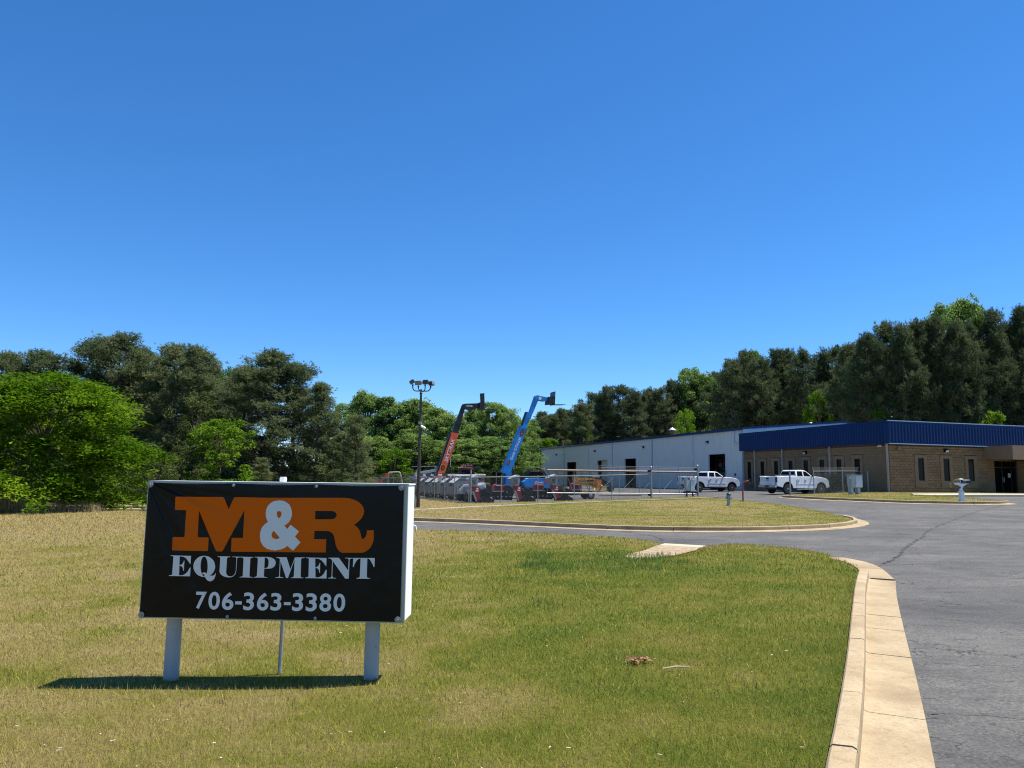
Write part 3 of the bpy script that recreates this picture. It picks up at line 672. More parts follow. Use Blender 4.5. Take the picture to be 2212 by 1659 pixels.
# ------------------------------------------------------------------ the black banner sign
def banner_mat(name, c, rough, spec, z0=1.19):
    m_, t, b = new_mat(name, rough, 0, spec)
    p = objc(t); sp = t.nodes.new('ShaderNodeSeparateXYZ'); t.links.new(p, sp.inputs[0])
    dx = sp.outputs[0]; dz = mathn(t, 'SUBTRACT', z0, sp.outputs[2])
    ang = mathn(t, 'ARCTAN2', dz, mathn(t, 'ADD', dx, .02))
    n = t.nodes.new('ShaderNodeTexNoise'); n.noise_dimensions = '1D'; n.inputs['Scale'].default_value = 3.4; n.inputs['Detail'].default_value = 1.5; t.links.new(ang, n.inputs['W'])
    r2 = mathn(t, 'ADD', mathn(t, 'MULTIPLY', dx, dx), mathn(t, 'MULTIPLY', dz, dz))
    fade = mathn(t, 'SUBTRACT', 1.0, mathn(t, 'MULTIPLY', r2, .55), True)
    n2 = noise(t, p, 2.6, 3, .5, .4)
    h = mathn(t, 'ADD', mathn(t, 'MULTIPLY', n.outputs['Fac'], fade), mathn(t, 'MULTIPLY', n2, .30))
    b.inputs['Base Color'].default_value = (*c, 1); bump(t, b, h, .9, .07); return m_
banner_mat('banner_black', (.0025, .0027, .004), .34, .2, 1.60)
banner_mat('banner_orange', (.66, .115, .003), .45, .08)
banner_mat('banner_white', (.72, .71, .69), .5, .08)
simple('cabinet_white', (.78, .79, .78), .5, 0, var=.04, scale=2, dirt=.08)
simple('frame_alu', (.34, .37, .37), .4, .6, var=.1)
m_, t, b = new_mat('post_paint', .55, .1, .4)
p = objc(t); n1 = noise(t, p, 9, 6, .7); n2 = noise(t, p, 2, 4)
c_ = ramp(t, n2, [(.3, (.36, .37, .38)), (.7, (.47, .47, .47))]); c_ = mixc(t, ramp(t, n1, [(.60, (0, 0, 0)), (.70, (1, 1, 1))]), c_, (.20, .165, .14))
t.links.new(c_, b.inputs['Base Color']); bump(t, b, n1, .3, .01)
simple('galv', (.36, .37, .37), .5, .55, var=.15, scale=4)
simple('washer', (.30, .31, .29), .5, .3, var=.1)
LET_ORANGE = [[(0.258,1.052),(0.686,1.054),(0.698,1.047),(0.746,0.947),(0.787,1.047),(0.796,1.055),(1.102,1.053),(1.777,1.062),(1.832,1.057),(1.878,1.045),(1.915,1.026),(1.943,1.002),(1.96,0.976),(1.966,0.945),(1.961,0.913),(1.947,0.887),(1.926,0.862),(1.904,0.844),(1.881,0.827),(1.909,0.807),(1.928,0.785),(1.941,0.754),(1.948,0.724),(1.956,0.707),(1.964,0.704),(1.978,0.713),(1.991,0.731),(1.996,0.751),(1.997,0.779),(2.057,0.782),(2.06,0.708),(2.056,0.681),(2.046,0.653),(2.029,0.626),(2.007,0.606),(1.985,0.592),(1.963,0.586),(1.787,0.583),(1.764,0.59),(1.743,0.611),(1.729,0.637),(1.72,0.663),(1.712,0.703),(1.705,0.729),(1.692,0.749),(1.676,0.761),(1.658,0.768),(1.639,0.77),(1.528,0.768),(1.529,0.697),(1.637,0.698),(1.638,0.583),(1.127,0.579),(0.792,0.576),(0.788,0.583),(0.787,0.693),(0.792,0.697),(0.89,0.698),(0.889,0.941),(0.714,0.584),(0.705,0.577),(0.659,0.577),(0.651,0.582),(0.477,0.933),(0.479,0.697),(0.576,0.697),(0.58,0.69),(0.581,0.584),(0.575,0.578),(0.26,0.579),(0.255,0.586),(0.252,0.685),(0.257,0.696),(0.36,0.697),(0.36,0.934),(0.262,0.935),(0.257,0.941),(0.254,1.047)], [(1.529,0.943),(1.673,0.945),(1.696,0.941),(1.715,0.928),(1.723,0.91),(1.718,0.892),(1.703,0.879),(1.676,0.872),(1.53,0.87)]]
LET_AND = [[(1.199,1.032),(1.236,1.029),(1.264,1.017),(1.293,0.996),(1.31,0.969),(1.32,0.931),(1.32,0.9),(1.312,0.869),(1.296,0.84),(1.274,0.822),(1.257,0.812),(1.285,0.782),(1.312,0.82),(1.391,0.762),(1.358,0.716),(1.409,0.667),(1.344,0.594),(1.294,0.634),(1.27,0.617),(1.234,0.602),(1.185,0.593),(1.149,0.596),(1.107,0.608),(1.074,0.633),(1.052,0.666),(1.042,0.71),(1.043,0.75),(1.054,0.79),(1.076,0.817),(1.108,0.842),(1.096,0.862),(1.086,0.892),(1.083,0.928),(1.089,0.959),(1.103,0.986),(1.127,1.011),(1.159,1.026)], [(1.185,0.912),(1.184,0.925),(1.193,0.936),(1.206,0.939),(1.22,0.932),(1.227,0.917),(1.224,0.897),(1.216,0.883),(1.2,0.875),(1.191,0.889)], [(1.165,0.765),(1.221,0.704),(1.205,0.695),(1.185,0.692),(1.164,0.699),(1.149,0.714),(1.146,0.734),(1.152,0.752)]]
LET_EQ = [[[(0.244,0.536),(0.431,0.534),(0.429,0.462),(0.421,0.469),(0.406,0.49),(0.386,0.512),(0.363,0.525),(0.328,0.529),(0.33,0.452),(0.349,0.458),(0.362,0.472),(0.369,0.492),(0.373,0.492),(0.373,0.404),(0.368,0.404),(0.362,0.428),(0.35,0.443),(0.33,0.447),(0.333,0.364),(0.364,0.365),(0.386,0.376),(0.408,0.398),(0.424,0.429),(0.433,0.434),(0.432,0.357),(0.242,0.357),(0.242,0.362),(0.261,0.365),(0.27,0.371),(0.271,0.523),(0.264,0.53),(0.244,0.532)]],
 [[(0.654,0.447),(0.653,0.426),(0.646,0.407),(0.636,0.389),(0.621,0.374),(0.603,0.363),(0.583,0.356),(0.561,0.353),(0.539,0.355),(0.518,0.362),(0.498,0.372),(0.482,0.387),(0.469,0.404),(0.461,0.423),(0.457,0.444),(0.458,0.464),(0.464,0.484),(0.475,0.501),(0.489,0.516),(0.507,0.528),(0.528,0.535),(0.55,0.537),(0.572,0.535),(0.593,0.529),(0.612,0.518),(0.629,0.504),(0.642,0.487),(0.65,0.467)], [(0.586,0.446),(0.587,0.427),(0.586,0.408),(0.583,0.392),(0.579,0.378),(0.573,0.368),(0.567,0.362),(0.56,0.359),(0.552,0.361),(0.545,0.368),(0.539,0.378),(0.533,0.391),(0.528,0.407),(0.524,0.425),(0.522,0.445),(0.522,0.464),(0.523,0.482),(0.526,0.498),(0.53,0.512),(0.536,0.522),(0.542,0.529),(0.549,0.531),(0.556,0.529),(0.564,0.523),(0.57,0.513),(0.576,0.499),(0.581,0.483),(0.584,0.465)]],
 [[(0.537,0.369),(0.539,0.383),(0.55,0.392),(0.566,0.393),(0.58,0.383),(0.596,0.373),(0.62,0.366),(0.642,0.367),(0.655,0.376),(0.66,0.391),(0.663,0.389),(0.661,0.367),(0.653,0.341),(0.636,0.323),(0.614,0.316),(0.59,0.325),(0.573,0.344),(0.563,0.365),(0.557,0.376),(0.548,0.381),(0.541,0.376)]],
 [[(0.671,0.535),(0.784,0.534),(0.784,0.53),(0.763,0.527),(0.756,0.518),(0.755,0.395),(0.762,0.376),(0.779,0.364),(0.802,0.362),(0.824,0.372),(0.836,0.392),(0.841,0.414),(0.841,0.519),(0.833,0.529),(0.803,0.531),(0.803,0.534),(0.876,0.534),(0.876,0.529),(0.852,0.526),(0.847,0.519),(0.845,0.41),(0.839,0.383),(0.822,0.363),(0.793,0.353),(0.761,0.355),(0.729,0.364),(0.705,0.381),(0.695,0.403),(0.695,0.519),(0.69,0.528),(0.671,0.53)]],
 [[(0.874,0.534),(0.992,0.533),(0.993,0.529),(0.972,0.526),(0.966,0.517),(0.966,0.368),(0.972,0.362),(0.993,0.359),(0.993,0.355),(0.877,0.356),(0.877,0.359),(0.899,0.362),(0.906,0.371),(0.905,0.516),(0.899,0.527),(0.874,0.529)]],
 [[(1.005,0.535),(1.119,0.536),(1.151,0.532),(1.179,0.52),(1.194,0.499),(1.195,0.477),(1.185,0.455),(1.165,0.44),(1.138,0.435),(1.095,0.435),(1.096,0.37),(1.103,0.362),(1.126,0.361),(1.126,0.357),(1.005,0.356),(1.005,0.359),(1.026,0.364),(1.033,0.373),(1.034,0.518),(1.027,0.529),(1.005,0.531)], [(1.095,0.53),(1.108,0.53),(1.122,0.521),(1.131,0.502),(1.132,0.471),(1.126,0.449),(1.113,0.44),(1.095,0.44)]],
 [[(1.198,0.535),(1.29,0.536),(1.329,0.433),(1.365,0.536),(1.453,0.537),(1.452,0.533),(1.428,0.53),(1.421,0.522),(1.423,0.376),(1.429,0.364),(1.449,0.362),(1.449,0.359),(1.336,0.357),(1.337,0.361),(1.357,0.364),(1.362,0.375),(1.363,0.517),(1.311,0.357),(1.294,0.357),(1.237,0.501),(1.238,0.373),(1.244,0.363),(1.269,0.362),(1.268,0.357),(1.198,0.357),(1.198,0.361),(1.224,0.364),(1.231,0.372),(1.231,0.517),(1.222,0.527),(1.198,0.531)]],
 [[(1.463,0.537),(1.647,0.535),(1.647,0.464),(1.64,0.47),(1.624,0.492),(1.604,0.513),(1.581,0.526),(1.546,0.53),(1.55,0.453),(1.569,0.459),(1.581,0.473),(1.588,0.493),(1.592,0.493),(1.594,0.406),(1.589,0.406),(1.583,0.43),(1.57,0.445),(1.551,0.449),(1.556,0.366),(1.586,0.368),(1.608,0.378),(1.628,0.4),(1.643,0.431),(1.652,0.436),(1.654,0.359),(1.466,0.359),(1.466,0.365),(1.485,0.367),(1.493,0.374),(1.49,0.524),(1.483,0.531),(1.463,0.533)]],
 [[(1.663,0.538),(1.757,0.539),(1.843,0.431),(1.845,0.524),(1.836,0.535),(1.812,0.536),(1.811,0.54),(1.883,0.54),(1.883,0.537),(1.859,0.533),(1.853,0.524),(1.851,0.361),(1.82,0.361),(1.704,0.509),(1.704,0.381),(1.713,0.367),(1.739,0.365),(1.739,0.361),(1.667,0.36),(1.667,0.364),(1.69,0.367),(1.698,0.38),(1.698,0.513),(1.688,0.528),(1.663,0.534)]],
 [[(1.884,0.54),(2.075,0.542),(2.075,0.464),(2.068,0.464),(2.056,0.491),(2.037,0.521),(2.021,0.536),(2.009,0.537),(2.01,0.381),(2.018,0.371),(2.04,0.367),(2.039,0.363),(1.919,0.362),(1.92,0.367),(1.941,0.371),(1.948,0.38),(1.95,0.536),(1.933,0.533),(1.916,0.517),(1.899,0.488),(1.89,0.461),(1.884,0.461)]]]
DIGITS = [('7', 0.497, 0.592, 0.078, 0.226), ('0', 0.612, 0.713, 0.075, 0.227), ('6', 0.733, 0.836, 0.074, 0.226), ('-', 0.851, 0.91, 0.123, 0.15), ('3', 0.924, 1.019, 0.075, 0.227), ('6', 1.046, 1.148, 0.075, 0.227), ('3', 1.167, 1.263, 0.076, 0.227), ('-', 1.285, 1.345, 0.125, 0.151), ('3', 1.359, 1.456, 0.076, 0.229), ('3', 1.48, 1.577, 0.076, 0.23), ('8', 1.601, 1.704, 0.077, 0.231), ('0', 1.724, 1.827, 0.078, 0.231)]
SW, SH, SD, SZ = 2.314, 1.178, .36, .41
sign = empty('roadside_sign', (-3.26, 7.0, 0), R(-2.477), 'black banner sign with orange M&R EQUIPMENT lettering on two pale posts', 'sign')
d = MB(); d.bb(0, SW + .034, .03, SD, SZ, SZ + SH); cab = d.build('cabinet', 'cabinet_white', sign, bevel=.008, bseg=1)
d = MB(); d.bb(-.012, SW + .033, .0, .029, SZ - .012, SZ + .004); d.bb(-.012, SW + .033, .0, .029, SZ + SH - .004, SZ + SH + .014); d.bb(-.012, .004, .0, .029, SZ + .004, SZ + SH - .004); d.bb(SW - .004, SW + .033, .0, .029, SZ + .004, SZ + SH - .004); d.build('frame', 'frame_alu', cab)
d = MB(); d.bb(-.014, SW + .04, .03, SD + .01, SZ + SH + .001, SZ + SH + .014); d.build('top_cap', 'cabinet_white', cab)
# banner, gently rippled cloth
nu, nv = 64, 32
def ripple(u, v):
    a = math.atan2(SH - v + .02, u + .02); r_ = math.hypot(u, SH - v)
    return .006 * math.sin(a * 23) * max(0, 1 - r_ / 1.1) * min(1, r_ * 6) + .0025 * math.sin(u * 7 + v * 3) * math.sin(v / SH * PI)
vs_ = []
for j in range(nv + 1):
    for i in range(nu + 1):
        u, v = SW * i / nu, SH * j / nv; sag = .012 * math.sin(PI * ((u / SW * 3) % 1)) * (j / nv) ** 6
        vs_.append((u, -.012 - ripple(u, v) * 0, SZ + v - sag))
bme = bpy.data.meshes.new('banner'); bme.from_pydata(vs_, [], [(j * (nu + 1) + i, j * (nu + 1) + i + 1, (j + 1) * (nu + 1) + i + 1, (j + 1) * (nu + 1) + i) for j in range(nv) for i in range(nu)]); bme.materials.append(M['banner_black']); bme.shade_smooth()
ban = link('banner', bme, sign)
link('lettering', outline_mesh('lettering', LET_ORANGE, 'banner_orange'), ban, (0, -.0145, SZ))
link('lettering', outline_mesh('lettering', LET_AND, 'banner_white'), ban, (0, -.0165, SZ))
for i, L in enumerate(LET_EQ): link('lettering', outline_mesh('lettering', L, 'banner_white'), ban, (0, -.0145 - .0006 * (i % 3), SZ))
for (ch, x0, x1, z0, z1) in DIGITS: link('lettering', fit_mesh(text_mesh('lettering', ch, 'banner_white', .022), x0, x1, z0, z1), ban, (0, -.0145, SZ))
for (u, v, r_) in ((.02, SH - .02, .026), (SW - .02, SH - .02, .026), (.02, .02, .026), (SW - .02, .02, .026), (.78, SH - .018, .014), (1.53, SH - .018, .014), (.79, .018, .014), (1.57, .02, .014)):
    d = MB(); d.lathe([(r_, 0), (r_, .006), (r_ * .35, .008), (r_ * .3, .014), (.0, .014)], (u, -.018, SZ + v), 16, Matrix.Rotation(PI / 2, 3, 'X')); d.build('grommet', 'washer', ban)
for (u, gz) in ((.227, -.25), (2.035, -.27)):
    zg = terr(-3.26 + u, 7.1) + .05
    d = MB(); d.tube([(u, SD / 2, zg - .3), (u, SD / 2, SZ - .02)], (.066), 18); po = d.build('post', 'post_paint', sign, smooth=R(40))
    d = MB(); d.bb(u - .26, u + .26, .06, SD - .06, SZ - .02, SZ - .002); d.build('saddle_plate', 'black_metal', po)
d = MB(); d.tube([(1.135, SD + .03, terr(-2.1, 7.4) - .1), (1.165, SD + .03, SZ + SH - .1)], .018, 8); d.build('conduit', 'galv', sign, smooth=R(40))
d = MB(); d.bb(1.135, 1.185, SD / 2 - .03, SD / 2 + .03, SZ + SH + .015, SZ + SH + .062); d.build('photocell', 'cabinet_white', sign, bevel=.006)

# ------------------------------------------------------------------ light pole with four floodlights
simple('flood_lens', (.17, .16, .14), .3, 0, var=.1)
pz = terr(-5.58, 46.94) + .1
pole = empty('light_pole', (-5.58, 46.94, pz), 0, 'tall dark light pole with four floodlight heads beside the fence', 'light pole')
d = MB(); d.tube([(0, 0, -.3), (0, 0, 3.5), (0, 0, 6.86 - pz)], [.12, .095, .065], 12); d.build('pole', 'dark_bronze', pole, smooth=R(40))
d = MB(); d.lathe([(.09, 0), (.09, .06), (.05, .1), (.05, .26), (.02, .28)], (0, 0, 6.82 - pz), 10); d.build('pole_top', 'black_metal', pole)
for (ax, ay, hx, hz, bx, bz, yaw, tilt) in ((-.52, .0, -.62, 7.55, -.37, 7.02, 200, 25), (-.12, -.45, -.14, 7.43, -.08, 7.0, 250, 5), (.19, .45, .24, 7.6, .12, 7.02, 75, 0), (.58, .0, .68, 7.46, .42, 6.98, -25, -25)):
    d = MB(); z0 = 6.99 - pz
    L = smooth_line([(0, 0), (bx, 0), (ax * .98, .16), (ax, hz - .2 - 6.99)], .06)
    d.tube([(x * 1.0, ay * min(1, abs(x / ax)) if abs(ax) > .05 else 0, z0 + zz) for x, zz in L], .032, 8); ar = d.build('arm', 'black_metal', pole, smooth=R(40))
    d = MB(); d.tube([(ax, ay, hz - .26 - pz), (ax, ay, hz - .16 - pz)], .05, 8); d.build('knuckle', 'black_metal', ar)
    q = Matrix.Rotation(R(yaw), 3, 'Z') @ Matrix.Rotation(R(tilt) + R(12), 3, 'Y')
    d = MB(); d.box((hx * .5 + ax * .5, ay, hz - pz), (.26, .40, .24), 0, q, taper=.82); hd = d.build('floodlight', 'dark_bronze', pole, bevel=.02)
    d = MB(); c = Vector((hx * .5 + ax * .5, ay, hz - pz)) + q @ Vector((.125, 0, -.01)); d.box(c, (.02, .34, .19), 0, q); d.build('lens', 'flood_lens', hd)
d = MB(); d.lathe([(.0, -.16), (.07, -.16), (.075, .12), (.05, .16), (.0, .16)], (.2, -.06, 4.75 - pz), 10, Matrix.Rotation(R(118), 3, 'Y')); d.tube([(.0, -.06, 4.9 - pz), (.12, -.06, 4.86 - pz)], .025, 6); d.build('camera', 'cabinet_white', pole, smooth=R(40))
d = MB(); d.bb(-.1, .1, -.1, .1, 4.95 - pz, 5.1 - pz); d.build('bracket', 'galv', pole)
d = MB(); d.bb(-.26, -.15, -.05, .05, -.1, .72); d.bb(-.25, -.16, -.04, .04, .72, .76); d.build('junction_box', 'galv', pole)

# ------------------------------------------------------------------ fire hydrant
simple('hydrant_silver', (.30, .32, .30), .45, .35, var=.15, scale=12, dirt=.25)
simple('hydrant_bonnet', (.045, .085, .075), .5, .2, var=.3, scale=12)
hg = G(12.33, 43.89, .11); hyd = empty('fire_hydrant', hg, R(20), 'silver fire hydrant with dark green bonnet standing on the island lawn', 'fire hydrant')
d = MB(); d.lathe([(.17, 0), (.17, .035), (.11, .04), (.105, .14), (.10, .5), (.135, .52), (.135, .56)], n=18); d.build('barrel', 'hydrant_silver', hyd, smooth=R(35))
d = MB(); d.lathe([(.135, .562), (.14, .60), (.125, .66), (.09, .71), (.05, .735), (.035, .74), (.035, .80), (.0, .80)], n=18); d.build('bonnet', 'hydrant_bonnet', hyd, smooth=R(35))
for a, r_, l in ((0, .05, .19), (180, .05, .19), (-90, .065, .21)):
    d = MB(); q = Matrix.Rotation(R(a), 3, 'Z') @ Matrix.Rotation(PI / 2, 3, 'Y')
    d.lathe([(r_, .06), (r_, l - .06), (r_ * 1.25, l - .06), (r_ * 1.25, l), (r_ * .4, l), (r_ * .4, l + .03), (.0, l + .03)], (0, 0, .43), 10, q); d.build('nozzle', 'hydrant_silver', hyd, smooth=R(35))

# ------------------------------------------------------------------ gooseneck keypad pedestal
simple('red_pipe', (.30, .05, .045), .5, .1, var=.2, scale=6, dirt=.4)
kp = empty('keypad_pedestal', G(14.34, 47.94, .08), R(-10), 'bent red pipe carrying a small black gate keypad', 'keypad post')
d = MB(); d.tube([(0, 0, -.2), (0, 0, .98), (.03, 0, 1.1), (.12, 0, 1.2), (.24, 0, 1.24), (.40, 0, 1.25)], .048, 10); d.build('pipe', 'red_pipe', kp, smooth=R(40))
d = MB(); d.box((.47, 0, 1.27), (.16, .2, .22)); d.prism([(.40, -.12, 1.38), (.40, .12, 1.38), (.66, .12, 1.34), (.66, -.12, 1.34)], (0, 0, .025)); d.build('keypad', 'black_metal', kp, bevel=.01)

# ------------------------------------------------------------------ mailbox on a white post
mg = G(24.34, 41.9, .11); mail = empty('mailbox', mg, R(0), 'black mailbox on a turned white post with dried flowers, at the kerb', 'mailbox')
simple('mailbox_black', (.014, .017, .022), .3, .2, var=.15)
simple('dried_flower', (.50, .38, .25), .9, 0, var=.35, scale=9); simple('dried_stem', (.20, .10, .055), .9, 0, var=.3)
d = MB(); d.bb(-.14, .14, -.14, .14, -.1, .09); d.box((0, 0, .115), (.25, .25, .05), taper=.8); d.bb(-.10, .10, -.10, .10, .14, .50)
d.box((0, 0, .525), (.25, .25, .05), taper=.7); d.bb(-.065, .065, -.065, .065, .55, .60); d.box((0, 0, .62), (.17, .17, .05), taper=.6); d.bb(-.05, .05, -.05, .05, .64, 1.18); d.box((0, 0, 1.2), (.18, .18, .04), taper=.7)
d.build('post', 'cabinet_white', mail)
d = MB(); d.prism([(-.05, -.045, .70), (-.05, -.045, .80), (-.12, -.045, .86), (-.33, -.045, .90), (-.36, -.045, 1.0), (-.05, -.045, 1.0)], (0, .09, 0)); d.build('planter_arm', 'cabinet_white', mail)
d = MB(); d.prism([(.05, -.045, .70), (.12, -.045, .82), (.28, -.045, .90), (.28, -.045, .93), (.05, -.045, .93)], (0, .09, 0)); d.bb(-.02, .36, -.09, .09, .93, .955); d.build('support_arm', 'cabinet_white', mail)
arc = [(-.09, .957)] + [(.09 * math.cos(a), 1.08 + .09 * math.sin(a)) for a in np.linspace(PI, 0, 9)] + [(.09, .957)]
d = MB(); d.prism([(-.02, y * 1.05, z) for y, z in arc], (.46, 0, 0)); mb_ = d.build('box', 'mailbox_black', mail, smooth=R(35))
d = MB(); d.prism([(.44, y * 1.12, z) for y, z in arc], (.035, 0, 0)); d.build('box_door', 'mailbox_black', mb_); d = MB(); d.bb(.30, .44, -.104, -.096, 1.12, 1.145); d.build('latch', 'galv', mb_)
simple('pale_mark', (.16, .18, .19), .6, var=.2)
for i, ch in enumerate('451'): link('number', fit_mesh(text_mesh('number', ch, 'pale_mark', .02), .05 + i * .065, .10 + i * .065, .99, 1.075), mb_, (0, -.0985, 0))
d = MB()
for k in range(70):
    c = Vector((rnd.gauss(-.22, .09), rnd.gauss(0, .05), rnd.uniform(1.0, 1.2))); a = rnd.uniform(0, 6.28); s_ = rnd.uniform(.015, .035)
    d.box(c, (s_ * 1.6, s_, s_ * .7), a)
for k in range(10): d.box((rnd.gauss(-.55, .02), rnd.gauss(0, .03), rnd.uniform(.75, .98)), (.03, .02, .04), rnd.uniform(0, 6))
fl = d.build('dried_flowers', 'dried_flower', mail)
d = MB()
for k in range(26): d.tube([(rnd.uniform(-.3, -.08), rnd.gauss(0, .03), 1.0), (rnd.gauss(-.24, .1), rnd.gauss(0, .05), rnd.uniform(1.04, 1.16))], .008, 4)
for k in range(3): d.tube([(-.3, 0, 1.02), (-.46, rnd.gauss(0, .02), 1.04), (-.55, rnd.gauss(0, .02), .95 - .1 * k)], .005, 4)
d.build('stems', 'dried_stem', fl)

# ------------------------------------------------------------------ utility cabinet and gate operator
simple('cabinet_grey', (.36, .40, .39), .5, .2, var=.06, scale=3, dirt=.15); simple('cabinet_face', (.47, .52, .54), .42, .25, var=.05, scale=3)
uc = empty('utility_cabinet', G(23.38, 52.84, .1), BR - R(4), 'pale grey steel utility cabinet on two legs in front of the fence', 'utility cabinet')
d = MB(); d.bb(-.50, .80, -.28, .28, .56, 1.56); d.bb(-.62, -.50, -.2, .2, .85, 1.56); body = d.build('body', 'cabinet_grey', uc, bevel=.015)
d = MB(); d.bb(-.66, .84, -.32, .32, 1.562, 1.60); d.build('lid', 'cabinet_grey', body)
d = MB(); d.bb(.0, .77, -.305, -.281, .60, 1.50); dd = d.build('door', 'cabinet_face', uc, bevel=.006); d = MB(); d.lathe([(.05, 0), (.05, .04), (.0, .05)], (.06, -.305, 1.0), 8, Matrix.Rotation(PI / 2, 3, 'X')); d.build('handle', 'galv', dd)
for x in (-.38, .40): d = MB(); d.bb(x - .12, x + .16, -.22, .22, -.2, .558); d.build('leg', 'cabinet_grey', uc)
d = MB(); d.lathe([(.09, 0), (.09, .05), (.07, .09), (.0, .1)], (-.56, -.2, 1.36), 12, Matrix.Rotation(PI / 2, 3, 'X')); d.build('meter', 'lens_white', uc, smooth=R(40))
uc.scale = (.68, .75, .84)
go = empty('gate_operator', G(13.35, 58.1, .05), BR, 'grey double gate operator box on thin braced legs', 'gate operator')
d = MB(); d.bb(-.42, .02, -.22, .22, .55, 1.42); d.build('cabinet', 'cabinet_grey', go, bevel=.015)
d = MB(); d.bb(.04, .50, -.25, .2, .50, 1.36); dd = d.build('cabinet', 'cabinet_face', go, bevel=.015); d = MB(); d.bb(.0, .53, -.28, .23, 1.362, 1.40); d.build('lid', 'cabinet_grey', dd)
for x in (-.25, .40):
    d = MB(); d.bb(x - .05, x + .05, -.05, .05, -.2, .54); lg = d.build('leg', 'black_metal', go); d = MB(); d.bar((x, 0, .3), (x + (.3 if x > 0 else -.3), 0, -.05), .03, .03); d.build('brace', 'black_metal', lg)
d = MB(); d.bb(-.6, .72, -.06, .06, .40, .50); d.build('chassis', 'black_metal', go)
go.scale = (.76, .8, .93)

# ------------------------------------------------------------------ small things lying on the lawn
simple('stick_bark', (.42, .33, .22), .9, 0, var=.2); simple('leaf_litter', (.26, .13, .06), .9, 0, var=.4, scale=30); simple('pale_litter', (.55, .50, .42), .9, 0, var=.2)
p0, p1 = G(1.35, 7.0, .145), G(1.60, 7.05, .145)
d = MB(); d.tube([p0, (p0 + p1) / 2 + Vector((0, .005, .008)), p1], [.005, .008, .004], 7); tag(d.build('stick', 'stick_bark', smooth=R(40)), 'pale bare stick lying on the lawn near the kerb', 'stick')
d = MB()
for k in range(60):
    c = G(1.2 + rnd.gauss(0, .055), 7.35 + rnd.gauss(0, .05), .14 + abs(rnd.gauss(0, .02))); q = Matrix.Rotation(rnd.uniform(0, 6), 3, 'Z') @ Matrix.Rotation(rnd.uniform(-1, 1), 3, 'X')
    d.box(c, (rnd.uniform(.02, .05), rnd.uniform(.01, .025), .003), 0, q)
tag(d.build('leaf_clump', 'leaf_litter'), 'clump of dead brown leaves on the lawn', 'leaves')
d = MB()
for k in range(120):
    y = 4.6 + 12 * rnd.random() ** 1.6; x = rnd.uniform(-4.5, .1 + y * .36)
    c = G(x, y, .13); q = Matrix.Rotation(rnd.uniform(0, 6), 3, 'Z') @ Matrix.Rotation(rnd.uniform(-.6, .6), 3, 'X'); d.box(c, (rnd.uniform(.01, .035), rnd.uniform(.003, .008), .003), 0, q)
tag(d.build('leaf_litter', 'pale_litter'), 'pale bits of dry leaf scattered over the near lawn', 'leaf litter', kind='stuff')
d = MB(); c = G(-3.15, 25.6, .03); d.prism([c + Vector(v) for v in ((-.09, 0, 0), (.09, 0, 0), (.05, 0, .18), (-.05, 0, .22))], (0, .12, 0)); tag(d.build('kerb_marker', 'cabinet_white'), 'tiny white marker at the lawn edge beside the sign', 'marker')

# ------------------------------------------------------------------ chain link fences
simple('fence_pipe', (.30, .31, .31), .45, .5, var=.12, scale=3); simple('fence_wire', (.17, .175, .17), .6, .3, var=.15)
simple('gate_rust', (.20, .15, .125), .6, .4, var=.35, scale=.6)
def chain_link(mb, a, b_, z0f, h, r=.0012, step=.055):
    """diamond mesh: straight wires crossing both ways between two points; z0f gives the ground height"""
    a, b_ = Vector(a), Vector(b_); L = (b_ - a).length; d = (b_ - a) / L; nrm = Vector((-d.y, d.x))
    for sg in (1, -1):
        s = -h
        while s < L + h:
            s0, s1 = (s, s + h) if sg > 0 else (s + h, s)
            u0, u1 = 0.0, 1.0
            for lim, lo in ((0, True), (L, False)):
                pass
            # clip to the panel
            def cl(u): return s0 + (s1 - s0) * u
            us = sorted([(0 - s0) / (s1 - s0), (L - s0) / (s1 - s0)])
            u0 = max(0, us[0]); u1 = min(1, us[1])
            if u1 - u0 > .02:
                P = []
                for u in (u0, u1):
                    q = a + d * cl(u); P.append(Vector((q.x, q.y, z0f(q.x, q.y) + .06 + h * u)))
                off = Vector((nrm.x, nrm.y, 0)) * (.004 * sg); t_ = (P[1] - P[0]).normalized(); s_ = t_.cross(Vector((nrm.x, nrm.y, 0))).normalized(); n3 = Vector((nrm.x, nrm.y, 0))
                vs_ = [p + off + v for p in P for v in (s_ * r * 1.2, s_ * -r * .6 + n3 * r, s_ * -r * .6 - n3 * r)]
                mb.add(vs_, [(0, 1, 4, 3), (1, 2, 5, 4), (2, 0, 3, 5)])
            s += step
